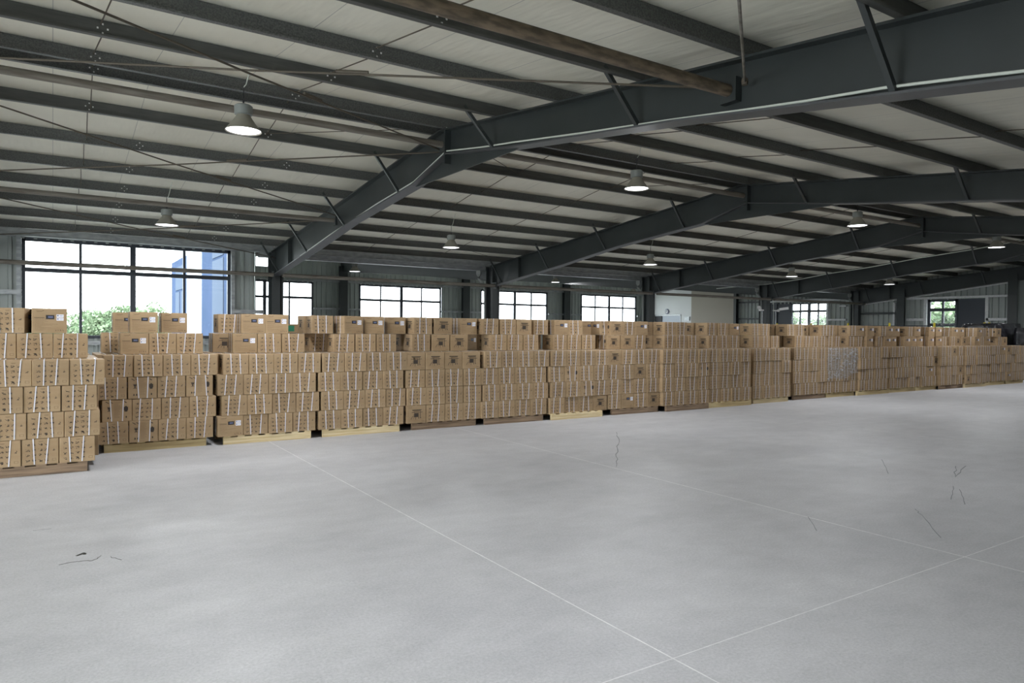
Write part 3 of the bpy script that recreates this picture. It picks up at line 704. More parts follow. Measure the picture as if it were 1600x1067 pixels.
# black film-wrapped goods at the far right
def wrapped(x0, x1, y0, y1, h, lab, seed):
    r = random.Random(seed); t = empty('wrapped_pallet_load', ((x0+x1)/2, (y0+y1)/2, 0)); tag(t, lab, 'wrapped load', 'black wrapped loads')
    cx, cy = (x0+x1)/2, (y0+y1)/2; mb = MB(); n = 14; rings = []
    N = 40
    for j in range(n+1):
        z = .14+(h-.14)*j/n; k = len(mb.v); rings.append(k)
        for i in range(N):
            a = 2*math.pi*i/N; ca, sa = math.cos(a), math.sin(a); q = 1/max(abs(ca), abs(sa))
            s = 1+r.uniform(-.02, .02)-(.05 if j in (0, n) else 0)
            mb.v.append((ca*min(q, 1.25)*(x1-x0)/2*s, sa*min(q, 1.25)*(y1-y0)/2*s, z))
    for a, b in zip(rings, rings[1:]):
        for i in range(N): mb.f.append((a+i, a+(i+1) % N, b+(i+1) % N, b+i)); mb.m.append(0)
    mb.f.append(tuple(rings[-1]+i for i in range(N))); mb.m.append(0)
    mb.obj('film_cover', 'blackfilm', t, smooth=True)
    mb = MB(); mb.box(-(x1-x0)/2+.05, (x1-x0)/2-.05, -(y1-y0)/2+.05, (y1-y0)/2-.05, 0, .14); mb.obj('pallet_base', 'woodold', t)
wrapped(30.6, 32.2, 12.4, 13.9, 2.15, 'black film-wrapped load just behind the last carton pallet', 1)
wrapped(31.0, 32.6, 10.9, 12.2, 2.0, 'black film-wrapped load cut by the right edge of the view', 2)
wrapped(32.6, 34.2, 13.0, 14.6, 2.2, 'black film-wrapped load in the shade before the gable wall', 3)

# outside: ground, annex facade, trees
m = MB(); m.poly([(-200, Y_WALL+.2, -.25), (300, Y_WALL+.2, -.25), (300, 300, -.25), (-200, 300, -.25)]); m.poly([(X_END+.5, -200, -.26), (300, -200, -.26), (300, Y_WALL+.2, -.26), (X_END+.5, Y_WALL+.2, -.26)])
m.poly([(-200, -200, -.27), (X_BEG-.3, -200, -.27), (X_BEG-.3, Y_WALL+.2, -.27), (-200, Y_WALL+.2, -.27)]); m.poly([(X_BEG-.3, -200, -.27), (X_END+.5, -200, -.27), (X_END+.5, Y_FRONT-.4, -.27), (X_BEG-.3, Y_FRONT-.4, -.27)])
struct(m.obj('ground', 'ground'), 'pale ground outside the hall', 'ground')
t = empty('annex_facade', (5.1, 31, 0)); tag(t, 'pale blue annex facade with tall windows seen through the large window', 'facade')
def fac(y0, y1, z0, z1, mat, nm, dx=0, th=.06):
    g = MB(); g.box(-.02-dx-th, -.02-dx, y0-31, y1-31, z0, z1); return g.obj(nm, mat, t)
fac(23.2, 30.6, 0, 6.0, 'bluewall', 'blue_cladding'); fac(30.6, 34.5, 0, 5.6, 'outwhite', 'white_panel', 0, .04); fac(34.5, 39.2, 0, 4.95, 'bluewall', 'blue_cladding')
for (a, b, c, d2) in ((24.0, 25.6, .6, 4.2), (26.2, 28.2, .6, 4.2), (35.0, 35.9, .5, 3.4), (36.4, 37.6, .5, 3.4), (35.0, 37.6, 3.5, 4.6), (26.2, 28.2, 4.3, 5.6)):
    g = fac(a, b, c, d2, 'facadeglass', 'facade_window', .06, .03)
def tree(x, y, h, rad, lab, seed):
    r = random.Random(seed); t = empty('tree', (x, y, -.25)); tag(t, lab, 'tree', 'trees outside the large window')
    mb = MB(); mb.tube([(0, 0, 0), (.1, 0, h*.4), (0, .1, h*.7)], [.18, .12, .05], 8); mb.obj('trunk', 'trunk', t)
    mb = MB()
    blobs = [(r.gauss(0, rad*.42), r.gauss(0, rad*.42), h*r.uniform(.35, .88), rad*r.uniform(.28, .5)) for _ in range(16)]
    for _ in range(2600):
        bx, by, bz, br = r.choice(blobs)
        v = Vector((r.gauss(0, 1), r.gauss(0, 1), r.gauss(0, 1))).normalized()*br*r.uniform(.7, 1.05)
        c = Vector((bx, by, bz))+v; s = .13*rad/2
        a = Vector((r.uniform(-1, 1), r.uniform(-1, 1), r.uniform(-1, 1))).normalized(); b = a.orthogonal().normalized()
        mb.poly([c-a*s, c+b*s*.6, c+a*s, c-b*s*.6])
    mb.obj('foliage', 'leaf', t)
TREES = [(3.5, 52, 3.0, 2.3), (1.6, 56, 2.7, 1.9), (-1.2, 60, 2.2, 2.0), (5.6, 60, 3.2, 2.4), (-5.0, 64, 2.0, 2.2), (9.5, 66, 2.9, 2.2)]
tl = ['bushy tree in the middle of the large window', 'smaller tree just left of the middle tree outside', 'low shrubby tree outside the left panes', 'tall pale tree behind the middle tree outside', 'far low tree outside at the left pane edge', 'hazy tree outside beside the annex facade']
for k, (x, y, h, rad) in enumerate(TREES): tree(x, y, h, rad, tl[k], 10+k)
for k, (x, y, h, rad) in enumerate(((52, 22.5, 4.6, 3.2), (66, 31, 4.6, 3.0), (54, 35, 3.6, 2.6), (62, 45, 4.0, 3.0))):
    tree(x, y, h, rad, ('dark tree filling the gable window between the gable columns', 'tree behind the gap between the gable windows', 'dull green tree seen through the left gable window', 'low tree at the left of the left gable window')[k], 30+k)

# ------------------------------------------------------------------ cartons and pallets
W, HC, HP = .365, .301, .125
PITCH_Z = .3065
CM = ['card', 'ink', 'faint', 'sticker', 'black', 'tape', 'bluegrey']
def strokes(r, add, u, v, w, h, n, mi=1):
    for _ in range(n):
        a = r.uniform(-1, 1); cx, cy = u+r.uniform(-.5, .5)*w, v+r.uniform(-.5, .5)*h; L = r.uniform(.25, .6)*w; th = r.uniform(.006, .013)
        dx, dy = math.cos(a)*L/2, math.sin(a)*L/2*h/w
        add([(cx-dx, cy-dy-th), (cx+dx, cy+dy-th), (cx+dx, cy+dy+th), (cx-dx, cy-dy+th)], mi)
def rect(add, u0, u1, v0, v1, mi): add([(u0, v0), (u1, v0), (u1, v1), (u0, v1)], mi)
def face_B(r, add):
    # sixteen small assembly pictograms and a faint title
    for v in (.77, .57, .37, .16):
        for u in (.17, .335, .51, .665):
            strokes(r, add, u, v, .085, .07, 7)
            rect(add, u-.065, u-.05, v+.03, v+.045, 1)
    strokes(r, add, .87, .55, .07, .08, 5); strokes(r, add, .875, .53, .05, .03, 3)
    for (a, b, c, d) in ((.82, .93, .195, .205), (.82, .93, .115, .125), (.82, .832, .115, .205), (.92, .93, .115, .205)): rect(add, a, b, c, d, 2)
    strokes(r, add, .51, .15, .09, .09, 7, 1)
    rect(add, .45, .58, .895, .91, 2); rect(add, .47, .56, .875, .885, 2)
def face_A(r, add):
    # line drawing of a small machine on a stand
    rect(add, .08, .27, .89, .905, 2); rect(add, .10, .25, .87, .88, 2); rect(add, .24, .28, .91, .93, 2)
    rect(add, .28, .76, .72, .765, 1); rect(add, .32, .72, .68, .72, 2); rect(add, .25, .42, .60, .625, 1); rect(add, .64, .82, .60, .625, 1)
    rect(add, .37, .46, .58, .69, 2); rect(add, .40, .64, .54, .68, 2); rect(add, .38, .60, .34, .56, 1); rect(add, .60, .64, .30, .66, 2); rect(add, .69, .715, .26, .68, 1)
    add([(.27, .35), (.40, .40), (.40, .425), (.27, .375)], 1); add([(.20, .22), (.225, .22), (.29, .36), (.27, .36)], 1)
    add([(.36, .36), (.40, .36), (.36, .24), (.33, .24)], 2); rect(add, .455, .475, .20, .36, 1); rect(add, .60, .63, .24, .34, 1); rect(add, .72, .75, .27, .31, 1); rect(add, .33, .37, .44, .50, 2)
    rect(add, .76, .93, .10, .115, 2); rect(add, .78, .93, .075, .085, 2)
def face_C(r, add):
    rect(add, .12, .33, .89, .905, 2); rect(add, .15, .30, .865, .88, 2); rect(add, .30, .35, .90, .925, 2)
    rect(add, .40, .64, .565, .735, 4); rect(add, .46, .60, .62, .69, 6)
    rect(add, .70, .905, .645, .765, 3); rect(add, .70, .905, .51, .63, 3)
    rect(add, .72, .76, .69, .74, 6); rect(add, .72, .76, .555, .60, 6); rect(add, .79, .88, .70, .715, 6); rect(add, .79, .88, .57, .58, 6)
    rect(add, .07, .36, .615, .632, 1)
    for k, L in enumerate((.40, .34, .38, .28, .66, .50, .20, .46, .30, .24)):
        v = .565-k*.05; u = .08
        while u < .08+L:
            d = r.uniform(.02, .06); rect(add, u, min(u+d, .08+L), v, v+.011, 2); u += d+.01
    for u in (.68, .75, .82, .89): strokes(r, add, u, .11, .035, .05, 4)
def face_D(r, add):
    for k in (0, .13): add([(.10+k, .93), (.14+k, .93), (.25+k, .84), (.21+k, .84)], 1)
    rect(add, .17, .31, .66, .68, 1); rect(add, .19, .29, .58, .65, 1); rect(add, .22, .26, .50, .58, 1); rect(add, .18, .30, .48, .50, 1)
    for u in (.18, .27): add([(u, .14), (u+.05, .14), (u+.05, .18), (u+.025, .24), (u, .18)], 1)
    for k in range(14):
        v = .88-k*.055
        rect(add, .40, .40+r.uniform(.14, .24), v, v+.012, 2)
    add([(.72, .92), (.76, .92), (.84, .86), (.80, .84)], 1); rect(add, .73, .87, .50, .66, 1); rect(add, .75, .85, .44, .50, 1); rect(add, .77, .83, .66, .70, 1); rect(add, .79, .83, .15, .24, 1)
def carton_geo(mb, ox=0, oy=0, oz=0, rz=0, seed=0, detail=True, sx=1.0, faces='ABCD'):
    """carton centred on its base; rz in quarter turns plus jitter (radians)"""
    r = random.Random(seed); h = W/2-.0015; b = .006; k = len(mb.v)
    ca, sa = math.cos(rz), math.sin(rz)
    def P(x, y, z): return (ox+x*ca-y*sa, oy+x*sa+y*ca, oz+z)
    # body with softened upright edges and slightly sunken top
    ring = [(-h+b, -h), (h-b, -h), (h, -h+b), (h, h-b), (h-b, h), (-h+b, h), (-h, h-b), (-h, -h+b)]
    for z in (0, HC-.004):
        for x, y in ring: mb.v.append(P(x, y, z))
    for x, y in ring: mb.v.append(P(x*.975, y*.975, HC))
    for i in range(8):
        j = (i+1) % 8
        mb.f.append((k+i, k+j, k+8+j, k+8+i)); mb.m.append(0); mb.f.append((k+8+i, k+8+j, k+16+j, k+16+i)); mb.m.append(0)
    mb.f.append(tuple(k+i for i in range(8))[::-1]); mb.m.append(0); mb.f.append(tuple(k+16+i for i in range(8))); mb.m.append(0)
    e = .0012
    mb.poly([P(-h*.95, -.022, HC+e), (P(h*.95, -.022, HC+e)), P(h*.95, .022, HC+e), P(-h*.95, .022, HC+e)], 5)
    if not detail: return
    def face(fn, F):
        def add(pts, mi): mb.poly([F(u, v, e+{1: .0007, 6: .0004}.get(mi, 0)) for u, v in pts], mi)
        fn(r, add)
    q = h*2
    if 'B' in faces: face(face_B, lambda u, v, e: P(-h+q*u, -h-e, v*HC))
    if 'D' in faces: face(face_D, lambda u, v, e: P(h-q*u, h+e, v*HC))
    if 'A' in faces: face(face_A, lambda u, v, e: P(-h-e, h-q*u, v*HC))
    if 'C' in faces: face(face_C, lambda u, v, e: P(h+e, -h+q*u, v*HC))
def strap_geo(mb, sx, tilt, ox=0, oy=0, oz=0, rz=0):
    h = W/2; ca, sa = math.cos(rz), math.sin(rz); ww = .0062
    def P(x, y, z): return (ox+x*ca-y*sa, oy+x*sa+y*ca, oz+z)
    a = sx-tilt; b = sx+tilt; t = .0035
    fr = [((a, -h-t+.001, .002), (b, -h-t+.001, HC)), ]
    path = [(a, -h-.0015, .004), (b, -h-.0015, HC+.003), (b, h+.0015, HC+.003), (a, h+.0015, .004)]
    for (p, q) in zip(path, path[1:]):
        for off in (0, ):
            mb.poly([P(p[0]-ww, p[1], p[2]), P(p[0]+ww, p[1], p[2]), P(q[0]+ww, q[1], q[2]), P(q[0]-ww, q[1], q[2])], 0)
            nx = (-.003 if p[1] < 0 and q[1] < 0 else (.003 if p[1] > 0 and q[1] > 0 else 0)); nz = .003 if nx == 0 else 0
            mb.poly([P(p[0]-ww, p[1]+nx, p[2]+nz), P(p[0]+ww, p[1]+nx, p[2]+nz), P(q[0]+ww, q[1]+nx, q[2]+nz), P(q[0]-ww, q[1]+nx, q[2]+nz)], 0)
VARIANTS = []
for s in range(3):
    mb = MB(); carton_geo(mb, seed=s); VARIANTS.append(mb.mesh('carton_body_mesh', CM))
STRAPS = []
r = random.Random(5)
for side in (-.075, .065):
    L = []
    for k in range(6):
        mb = MB(); strap_geo(mb, side+r.uniform(-.012, .012), r.choice((0, .003, -.002, .009, .012, -.006))); L.append(mb.mesh('packing_strap_mesh', 'strap'))
    STRAPS.append(L)
ROT = {'B': 0, 'C': -math.pi/2, 'A': math.pi/2, 'D': math.pi}
FACE = {'B': 'pictogram-sided', 'C': 'label-sided', 'A': 'machine-drawing', 'D': 'handling-mark'}
# (pallet, front Y, layer, centre X of each carton, printed face in front)
LOWER = [
    (1, 9.86, 1, [-0.493, -0.125, 0.243], "BBB"),
    (1, 9.86, 2, [-0.44, -0.072, 0.296], "BBB"),
    (1, 9.86, 3, [-0.471, -0.103, 0.265], "BBB"),
    (1, 9.86, 4, [-0.388, -0.02, 0.348], "BBB"),
    (2, 11.10, 1, [0.696, 1.066, 1.434, 1.802], "BDBB"),
    (2, 11.10, 2, [0.739, 1.107, 1.475, 1.843], "DBBB"),
    (2, 11.10, 3, [0.678, 1.055, 1.425, 1.799], "BDBD"),
    (2, 11.10, 4, [0.76, 1.128, 1.496, 1.864], "BBBB"),
    (3, 11.05, 1, [2.214, 2.582, 2.952, 3.32], "CBBB"),
    (3, 11.05, 2, [2.272, 2.64, 3.008, 3.376], "BBBB"),
    (3, 11.05, 3, [2.214, 2.582, 2.95, 3.318], "BBBB"),
    (3, 11.05, 4, [2.295, 2.663, 3.031, 3.399], "BBBB"),
    (4, 11.05, 1, [3.73, 4.098, 4.468, 4.836], "BBBB"),
    (4, 11.05, 2, [3.773, 4.141, 4.509, 4.877], "BBBB"),
    (4, 11.05, 3, [3.724, 4.092, 4.46, 4.828], "BBBB"),
    (4, 11.05, 4, [3.791, 4.162, 4.53, 4.898], "BBBB"),
    (5, 11.05, 1, [5.252, 5.625, 5.998, 6.366], "ABBB"),
    (5, 11.05, 2, [5.262, 5.63, 5.998, 6.38], "BBBB"),
    (5, 11.05, 3, [5.244, 5.617, 5.992, 6.367], "BBBB"),
    (5, 11.05, 4, [5.242, 5.61, 5.978, 6.351], "AAAA"),
    (6, 11.03, 1, [6.728, 7.096, 7.464, 7.832], "BBBB"),
    (6, 11.03, 2, [6.773, 7.145, 7.513, 7.881], "BBBB"),
    (6, 11.03, 3, [6.728, 7.096, 7.464, 7.832], "BBBB"),
    (6, 11.03, 4, [6.794, 7.162, 7.53, 7.898], "BBBB"),
    (7, 11.00, 1, [8.246, 8.618, 8.986, 9.354], "BBBA"),
    (7, 11.00, 2, [8.293, 8.661, 9.029, 9.397], "BBDB"),
    (7, 11.00, 3, [8.244, 8.614, 8.982, 9.35], "BDBB"),
    (7, 11.00, 4, [8.292, 8.66, 9.028, 9.396], "BBBB"),
    (8, 11.03, 1, [9.751, 10.134, 10.51, 10.878], "BCBA"),
    (8, 11.03, 2, [9.758, 10.134, 10.502, 10.87], "BBBB"),
    (8, 11.03, 3, [9.736, 10.106, 10.474, 10.842], "BBAB"),
    (8, 11.03, 4, [9.77, 10.146, 10.514, 10.882], "ABBB"),
    (9, 10.95, 1, [11.252, 11.634, 12.002, 12.387], "BBBB"),
    (9, 10.95, 2, [11.228, 11.598, 11.982, 12.36], "BBBB"),
    (9, 10.95, 3, [11.241, 11.622, 11.995, 12.375], "BBBD"),
    (9, 10.95, 4, [11.24, 11.609, 11.986, 12.358], "BBBB"),
    (10, 10.98, 1, [12.791, 13.159, 13.527, 13.895], "BBBB"),
    (10, 10.98, 2, [12.753, 13.121, 13.489, 13.857], "BBBB"),
    (10, 10.98, 3, [12.77, 13.138, 13.506, 13.874], "BBBB"),
    (10, 10.98, 4, [12.735, 13.103, 13.471, 13.839], "BBBB"),
]
UPPER = [
    (1, 6, "B", -0.422, 10.35),
    (1, 6, "C", -0.039, 10.30),
    (2, 6, "C", 0.944, 12.20),
    (2, 6, "C", 1.112, 11.50),
    (2, 6, "C", 1.560, 11.85),
    (3, 6, "B", 2.392, 12.00),
    (3, 6, "C", 2.646, 11.50),
    (3, 6, "C", 3.006, 11.50),
    (4, 6, "B", 3.789, 11.60),
    (4, 6, "C", 4.262, 11.50),
    (4, 6, "C", 4.704, 11.60),
    (4, 6, "C", 5.164, 11.70),
    (5, 6, "B", 5.593, 11.50),
    (5, 6, "A", 6.002, 11.50),
    (5, 6, "C", 6.598, 11.60),
    (6, 6, "B", 7.020, 11.50),
    (6, 6, "B", 7.421, 11.50),
    (6, 6, "A", 7.797, 11.50),
    (6, 6, "B", 8.272, 11.60),
    (7, 6, "C", 8.724, 11.50),
    (7, 6, "B", 9.090, 11.50),
    (7, 6, "C", 9.768, 11.90),
    (7, 6, "A", 10.434, 12.30),
    (8, 6, "D", 10.011, 11.60),
    (8, 6, "A", 10.224, 11.50),
    (8, 6, "B", 10.577, 11.50),
    (8, 6, "C", 10.929, 11.50),
    (9, 6, "B", 11.840, 11.50),
    (9, 6, "B", 12.214, 11.50),
    (10, 6, "B", 13.242, 11.50),
    (10, 6, "B", 13.636, 11.50),
    (10, 6, "C", 14.798, 12.10),
    (11, 6, "B", 14.874, 11.50),
    (11, 6, "B", 15.227, 11.50),
    (12, 6, "B", 16.328, 11.50),
    (12, 6, "B", 16.700, 11.50),
    (1, 5, "B", -0.547, 10.32),
    (1, 5, "B", -0.188, 10.30),
    (1, 5, "B", 0.183, 10.30),
    (2, 5, "B", 0.794, 12.20),
    (2, 5, "C", 0.984, 11.45),
    (2, 5, "B", 1.346, 11.45),
    (2, 5, "B", 1.717, 11.45),
    (3, 5, "A", 2.30, 11.9),
    (3, 5, "C", 2.511, 11.45),
    (3, 5, "B", 2.885, 11.45),
    (3, 5, "B", 3.258, 11.45),
    (3, 5, "B", 3.83, 11.86),
    (4, 5, "B", 4.109, 11.45),
    (4, 5, "B", 4.494, 11.45),
    (4, 5, "B", 4.870, 11.45),
    (5, 5, "B", 5.533, 11.45),
    (5, 5, "A", 5.932, 11.45),
    (5, 5, "A", 6.312, 11.45),
    (5, 5, "D", 7.127, 11.90),
    (6, 5, "B", 7.180, 11.45),
    (6, 5, "B", 7.552, 11.45),
    (6, 5, "B", 7.932, 11.45),
    (7, 5, "B", 8.649, 11.45),
    (7, 5, "B", 9.021, 11.45),
    (7, 5, "B", 9.404, 11.45),
    (8, 5, "A", 10.093, 11.45),
    (8, 5, "A", 10.485, 11.45),
    (8, 5, "B", 10.843, 11.45),
    (9, 5, "B", 11.788, 11.45),
    (9, 5, "B", 12.166, 11.45),
    (9, 5, "B", 12.565, 11.45),
    (10, 5, "B", 13.258, 11.45),
    (10, 5, "B", 13.635, 11.45),
    (10, 5, "B", 14.010, 11.45),
    (11, 5, "B", 14.828, 11.45),
    (11, 5, "B", 15.193, 11.45),
    (11, 5, "B", 15.574, 11.45),
    (12, 5, "B", 16.587, 11.45),
    (12, 5, "B", 16.951, 11.45),
    (12, 5, "B", 17.286, 11.45),
]

rr = random.Random(11)
cands = []   # (x, y, z, face, rz, label, group)
def pal(k): return {1: 'pallet at the left edge'}.get(k, '%s pallet from the left' % ORD[k])
def pos_words(i, n):
    return ['leftmost', 'second', 'third', 'rightmost'][i] if n == 4 else ['left', 'middle', 'right'][i]
for (k, y, lay, xs, types) in LOWER:
    for i, (x, tt) in enumerate(zip(xs, types)):
        cands.append((x, y+W/2+rr.uniform(-.012, .012), HP+(lay-1)*PITCH_Z, tt, ROT[tt]+rr.uniform(-.012, .012),
                      '%s carton, %s in the %s layer up, %s' % (FACE[tt], pos_words(i, len(xs)), ORD[lay], pal(k)), 'strapped cartons in the lower four layers'))
PX = [(-.51, .348, 9.9), (.585, 1.894, 11.15), (2.12, 3.43, 11.08), (3.62, 4.95, 11.08), (5.19, 6.46, 11.09), (6.63, 7.94, 11.05), (8.1, 9.38, 10.98), (9.69, 11.0, 11.04), (11.16, 12.50, 10.94), (12.53, 14.04, 10.98),
      (14.26, 15.63, 11.1), (16.0, 17.35, 11.2), (17.42, 18.72, 11.2), (18.8, 20.42, 11.15), (20.45, 21.95, 11.2), (22.0, 23.25, 11.2), (23.28, 24.7, 11.1), (24.78, 26.26, 11.06), (26.46, 27.9, 11.17), (28.0, 29.35, 11.16)]
far_geo = MB()
far = []
for k in range(11, 21):
    x0, x1, yf = PX[k-1]; c = (x0+x1)/2; yb = yf-.04
    for lay in (1, 2, 3, 4):
        sh = rr.uniform(-.035, .035)
        for i in range(4):
            tt = 'B'
            q = rr.random()
            if k >= 16 and q > .86: tt = rr.choice('ACA')
            if k == 13 and lay == 1: tt = 'B'
            x = c-1.5*.368+i*.368+sh
            rec = (x, yb+W/2+rr.uniform(-.018, .018), HP+(lay-1)*PITCH_Z, tt, ROT[tt]+rr.uniform(-.015, .015), '%s carton, %s in the %s layer up, %s' % (FACE[tt], pos_words(i, 4), ORD[lay], pal(k)), 'strapped cartons in the lower four layers')
            (cands if k <= 12 else far).append(rec)
# two loose upper layers, set back from the front edge
cnt = {}
for (k, lay, tt, x, y) in UPPER: cnt.setdefault((k, lay), []).append(x)
prevx = {}
for (k, lay, tt, x, y) in UPPER:
    key = (lay, round(y, 1)); px = prevx.get(key)
    if px is not None and x-px < W+.002: x = px+W+.002
    prevx[key] = x
    i = sorted(cnt[(k, lay)]).index(sorted(cnt[(k, lay)], key=lambda q: abs(q-x))[0])
    jit = rr.uniform(-.02, .02); extra = 0
    if (k, lay, i) == (1, 6, 0): jit = -.22
    if (k, lay) == (4, 6) and abs(x-4.262) < .05: jit = .16; extra = 0
    deep = ', set back' if y > 11.8 else ''
    cands.append((x, y+W/2, HP+(lay-1)*PITCH_Z, tt, ROT[tt]+jit, '%s carton, %s from left%s, %s, %s' % (FACE[tt], ORD[i+1], deep, {5: 'fifth layer', 6: 'top layer'}[lay], pal(k)), 'loose cartons in the upper two layers'))
seen = [(c[0], c[1], c[2]) for c in cands]
def free(x, y, z, m=.362):
    return all(abs(x-a) > m or abs(y-b) > m or abs(z-c) > .2 for a, b, c in seen)
# second rank of upper cartons, whose lit left sides show in the gaps
for (k, lay, x, y, tt) in ((4, 5, 4.06, 11.84, 'B'), (5, 5, 5.50, 11.84, 'B'), (4, 6, 3.76, 11.98, 'B'), (5, 6, 5.56, 11.9, 'B'), (6, 5, 7.12, 12.28, 'B'), (7, 5, 8.27, 11.84, 'B'), (8, 5, 9.77, 11.84, 'D'), (6, 6, 8.66, 11.95, 'B'), (8, 6, 11.30, 11.9, 'B'), (9, 5, 11.78, 11.84, 'B'), (9, 5, 11.76, 12.23, 'B'), (9, 6, 11.82, 11.89, 'B'),
                           (10, 6, 13.22, 11.89, 'B'), (11, 5, 14.80, 11.84, 'B'), (11, 6, 14.85, 11.89, 'B'), (12, 5, 16.56, 11.84, 'B'), (12, 6, 16.31, 11.89, 'B'), (12, 6, 16.30, 12.27, 'B'), (10, 5, 13.25, 11.84, 'B'),
                           (3, 5, 3.56, 12.20, 'B'), (3, 5, 3.56, 12.58, 'B')):
    if not free(x, y+W/2, HP+(lay-1)*PITCH_Z): continue
    seen.append((x, y+W/2, HP+(lay-1)*PITCH_Z))
    cands.append((x, y+W/2, HP+(lay-1)*PITCH_Z, tt, ROT[tt]+rr.uniform(-.02, .02), 'carton in the %s rank of the %s, %s' % ('second' if y < 12 else 'third', {5: 'fifth layer', 6: 'top layer'}[lay], pal(k)), 'cartons standing behind the loose upper ones'))
cands.sort(key=lambda c: (c[0]**2+c[1]**2))
LIMIT = 299
near, rest = cands[:LIMIT], cands[LIMIT:]
pi = 0
for (x, y, z, tt, rz, lab, grp) in near:
    o = bpy.data.objects.new('carton', VARIANTS[pi % 3]); COL.objects.link(o); o.location = (x, y, z); o.rotation_euler = (0, 0, rz)
    tag(o, lab, 'carton', grp)
    for L in STRAPS:
        s = bpy.data.objects.new('packing_strap', rr.choice(L)); COL.objects.link(s); s.parent = o
    pi += 1
st = MB()
def stuff_carton(x, y, z, rz, seed, detail=True, faces='AB'):
    carton_geo(far_geo, x, y, z, rz, seed, detail, faces=faces)
    if detail:
        for sx in (-.075, .065): strap_geo(st, sx+rr.uniform(-.012, .012), rr.choice((0, .003, .009)), x, y, z, rz)
for q, (x, y, z, tt, rz, *_) in enumerate(rest+far):
    stuff_carton(x, y, z, rz, q % 5, True, {'A': 'AD', 'B': 'AB', 'C': 'BC', 'D': 'CD'}[tt])
# upper layers of the far pallets
for k in range(13, 21):
    x0, x1, yf = PX[k-1]; base = 11.47
    for lay in (5, 6):
        n = rr.choice((2, 3)) if lay == 6 else 3
        if k == 20: n = 2 if lay == 5 else 1
        x = x0+rr.uniform(.05, .3)+(.1 if lay == 6 else 0)
        for i in range(n):
            tt = rr.choice('BBACC' if k >= 14 else 'BBA')
            stuff_carton(x, base+W/2+rr.uniform(-.02, .03), HP+(lay-1)*PITCH_Z, ROT[tt]+rr.uniform(-.03, .03), i, True, {'A': 'AD', 'B': 'AB', 'C': 'BC'}[tt])
            if i == 0 or rr.random() < .5: stuff_carton(x-.01, base+.38+W/2, HP+(lay-1)*PITCH_Z, rr.choice((0, math.pi/2))+rr.uniform(-.03, .03), i, True, 'ABD')
            x += W+rr.choice((.005, .006, .12))
# inner ranks that fill every pallet behind its front cartons
for k, (x0, x1, yf) in enumerate(PX):
    c = (x0+x1)/2
    if k == 0: c = -.07
    for rank in (1, 2, 3):
        for lay in (1, 2, 3, 4):
            for i in range(4 if k else 3):
                x = c-(1.5 if k else 1)*.368+i*.368
                stuff_carton(x, yf-.03+W/2+rank*.375, HP+(lay-1)*PITCH_Z, rr.uniform(-.015, .015), 0, i == 0 or lay == 4, 'A')
for i in range(6):       # pallet standing behind the leftmost one
    for lay in (1, 2, 3, 4):
        for rank in (0, 1): stuff_carton(-1.6+i*.372, 11.75+rank*.38, HP+(lay-1)*PITCH_Z, rr.uniform(-.02, .02), 0, lay == 4, 'A')
stuff_carton(.33, 12.0, HP+2.6*PITCH_Z, .1, 0, True, 'AB') if False else None
o = far_geo.obj('carton_stacks', CM); tag(o, 'cartons of the far pallets at right and the inner ranks behind the front row', 'cartons', kind='stuff')
s = st.obj('packing_strap', 'strap', o); s['kind'] = 'stuff'
# small green-printed cartons on the rear rank
for (x, lab) in ((3.50, 'dull carton with a dark green print, left one behind the third pallet'), (3.90, 'dull carton with a dark green print, right one behind the third pallet')):
    t = empty('green_print_carton', (x, 12.62, HP+5*PITCH_Z)); tag(t, lab, 'carton', 'green-printed cartons')
    mb = MB(); mb.box(-.18, .18, -.15, .15, 0, .16); mb.obj('carton_body', 'card', t, bevel=.004)
    mb = MB(); mb.box(-.10, .06, -.153, -.1505, .03, .13); mb.obj('green_print', 'greenink', t)

# pallets
for k, (x0, x1, yf) in enumerate(PX):
    mat = ['woodold', 'woodyel', 'woodnew', 'woodnew', 'woodold', 'woodold', 'woodnew', 'woodold', 'woodold', 'woodyel', 'woodnew', 'woodold', 'woodyel', 'woodyel', 'woodyel', 'woodyel', 'woodold', 'woodnew', 'woodyel', 'woodyel'][k]
    col = {'woodold': 'weathered brown', 'woodyel': 'yellow-brown', 'woodnew': 'fresh pale'}[mat]
    if k == 0: x0 = -1.0
    t = empty('pallet', ((x0+x1)/2, yf+.65, 0)); tag(t, '%s timber pallet under the cartons, %s' % (col, ('cut by the left edge' if k == 0 else '%s from the left' % ORD[k+1])), 'pallet', 'timber pallets')
    hw = (x1-x0)/2; D = 1.34
    for j, yy in enumerate((-D/2+.03, 0, D/2-.03)):
        mb = MB(); mb.box(-hw, hw, yy-.03, yy+.03, .0, .104); mb.obj('stringer', mat, t, bevel=.003)
    n = 7
    for j in range(n):
        xx = -hw+.05+(2*hw-.10)*j/(n-1)
        mb = MB(); mb.box(xx-.05, xx+.05, -D/2+.005, D/2, .105, .124); mb.obj('deck_board', mat, t)
# clear stretch film on the thirteenth pallet
x0, x1, yf = PX[12]
mb = MB(); r = random.Random(4); nx, nz = 46, 30
for j in range(nz+1):
    for i in range(nx+1):
        u, v = i/nx, j/nz
        mb.v.append((x0-.06+(x1-x0+.12)*u, yf-.075-.018*r.random()-.012*math.sin(u*20+v*9), HP+PITCH_Z*(1.05+.55*u*(1-v)+.15*math.sin(u*9)*(1-v))+PITCH_Z*(2.9-.0*u)*v*(1-.19*u*(1-v))))
for j in range(nz):
    for i in range(nx):
        a = j*(nx+1)+i; mb.f.append((a, a+1, a+nx+2, a+nx+1)); mb.m.append(0)
tag(mb.obj('stretch_film', 'film', smooth=True), 'crumpled clear stretch film over the cartons of the thirteenth pallet', 'stretch film')

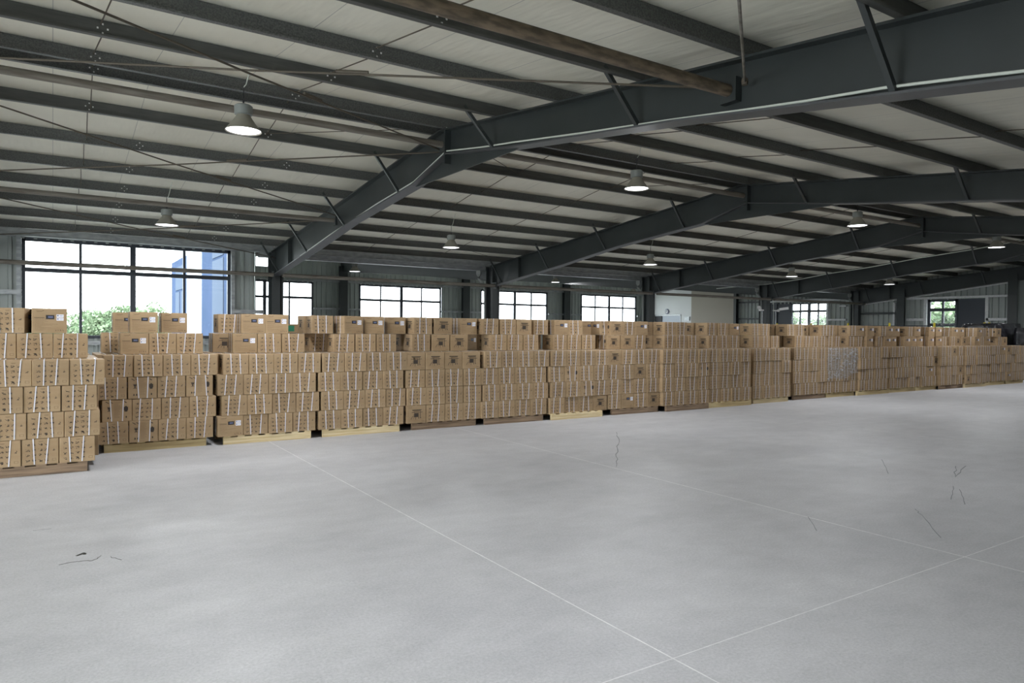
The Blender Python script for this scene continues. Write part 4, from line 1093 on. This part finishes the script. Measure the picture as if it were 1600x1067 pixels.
# cracks and scraps on the floor
def crack(pts, w, lab, mat='crack', nm='floor_crack', cat='crack'):
    mb = MB(); r = random.Random(len(pts)); P = []
    for (a, b) in zip(pts, pts[1:]):
        for q in range(5): t = q/5; P.append((a[0]+(b[0]-a[0])*t+r.uniform(-1, 1)*w*1.5, a[1]+(b[1]-a[1])*t+r.uniform(-1, 1)*w*1.5))
    P.append(pts[-1])
    for a, b in zip(P, P[1:]): mb.bar((a[0], a[1], .0008), (b[0], b[1], .0008), w*r.uniform(.5, 1.2), .0016)
    return tag(mb.obj(nm, mat), lab, cat)
crack([(8.143, 9.146), (7.474, 8.331), (6.669, 7.485), (6.072, 6.812)], 0.012, 'wavy dark crack in the floor right of centre', 'crack', 'floor_crack', 'crack')
crack([(5.99, 4.008), (5.647, 3.695)], 0.006, 'short dark scratch on the floor beside the joint line', 'crack', 'floor_crack', 'crack')
crack([(9.604, 5.313), (8.712, 4.736)], 0.008, 'thin scratch on the shaded floor at right', 'crack', 'floor_crack', 'crack')
crack([(7.2, 3.639), (7.0, 3.477), (6.375, 3.004)], 0.006, 'long faint scratch on the floor at right', 'crack', 'floor_crack', 'crack')
crack([(10.011, 4.544), (9.235, 4.204), (10.124, 4.477)], 0.01, 'dark tyre scuff on the floor at far right', 'crack', 'floor_crack', 'crack')
crack([(8.641, 3.945), (7.949, 3.652)], 0.008, 'short scuff below the far right tyre scuff', 'crack', 'floor_crack', 'crack')
crack([(8.527, 3.826), (7.837, 3.465)], 0.008, 'slanted scuff at the far right of the floor', 'crack', 'floor_crack', 'crack')
crack([(0.038, 6.093), (0.146, 6.11), (0.246, 6.065), (0.305, 6.168)], 0.006, 'thin curled scrap of string on the left floor', 'dust', 'floor_scrap', 'scrap')
crack([(0.171, 6.286), (0.2, 6.269)], 0.022, 'small dark leaf scrap on the left floor', 'dust', 'floor_scrap', 'scrap')
crack([(0.36, 6.099), (0.428, 5.971)], 0.004, 'short thread on the left floor', 'dust', 'floor_scrap', 'scrap')
crack([(-0.152, 7.226), (-0.015, 7.21)], 0.004, 'faint short mark on the left floor', 'crack', 'floor_crack', 'crack')
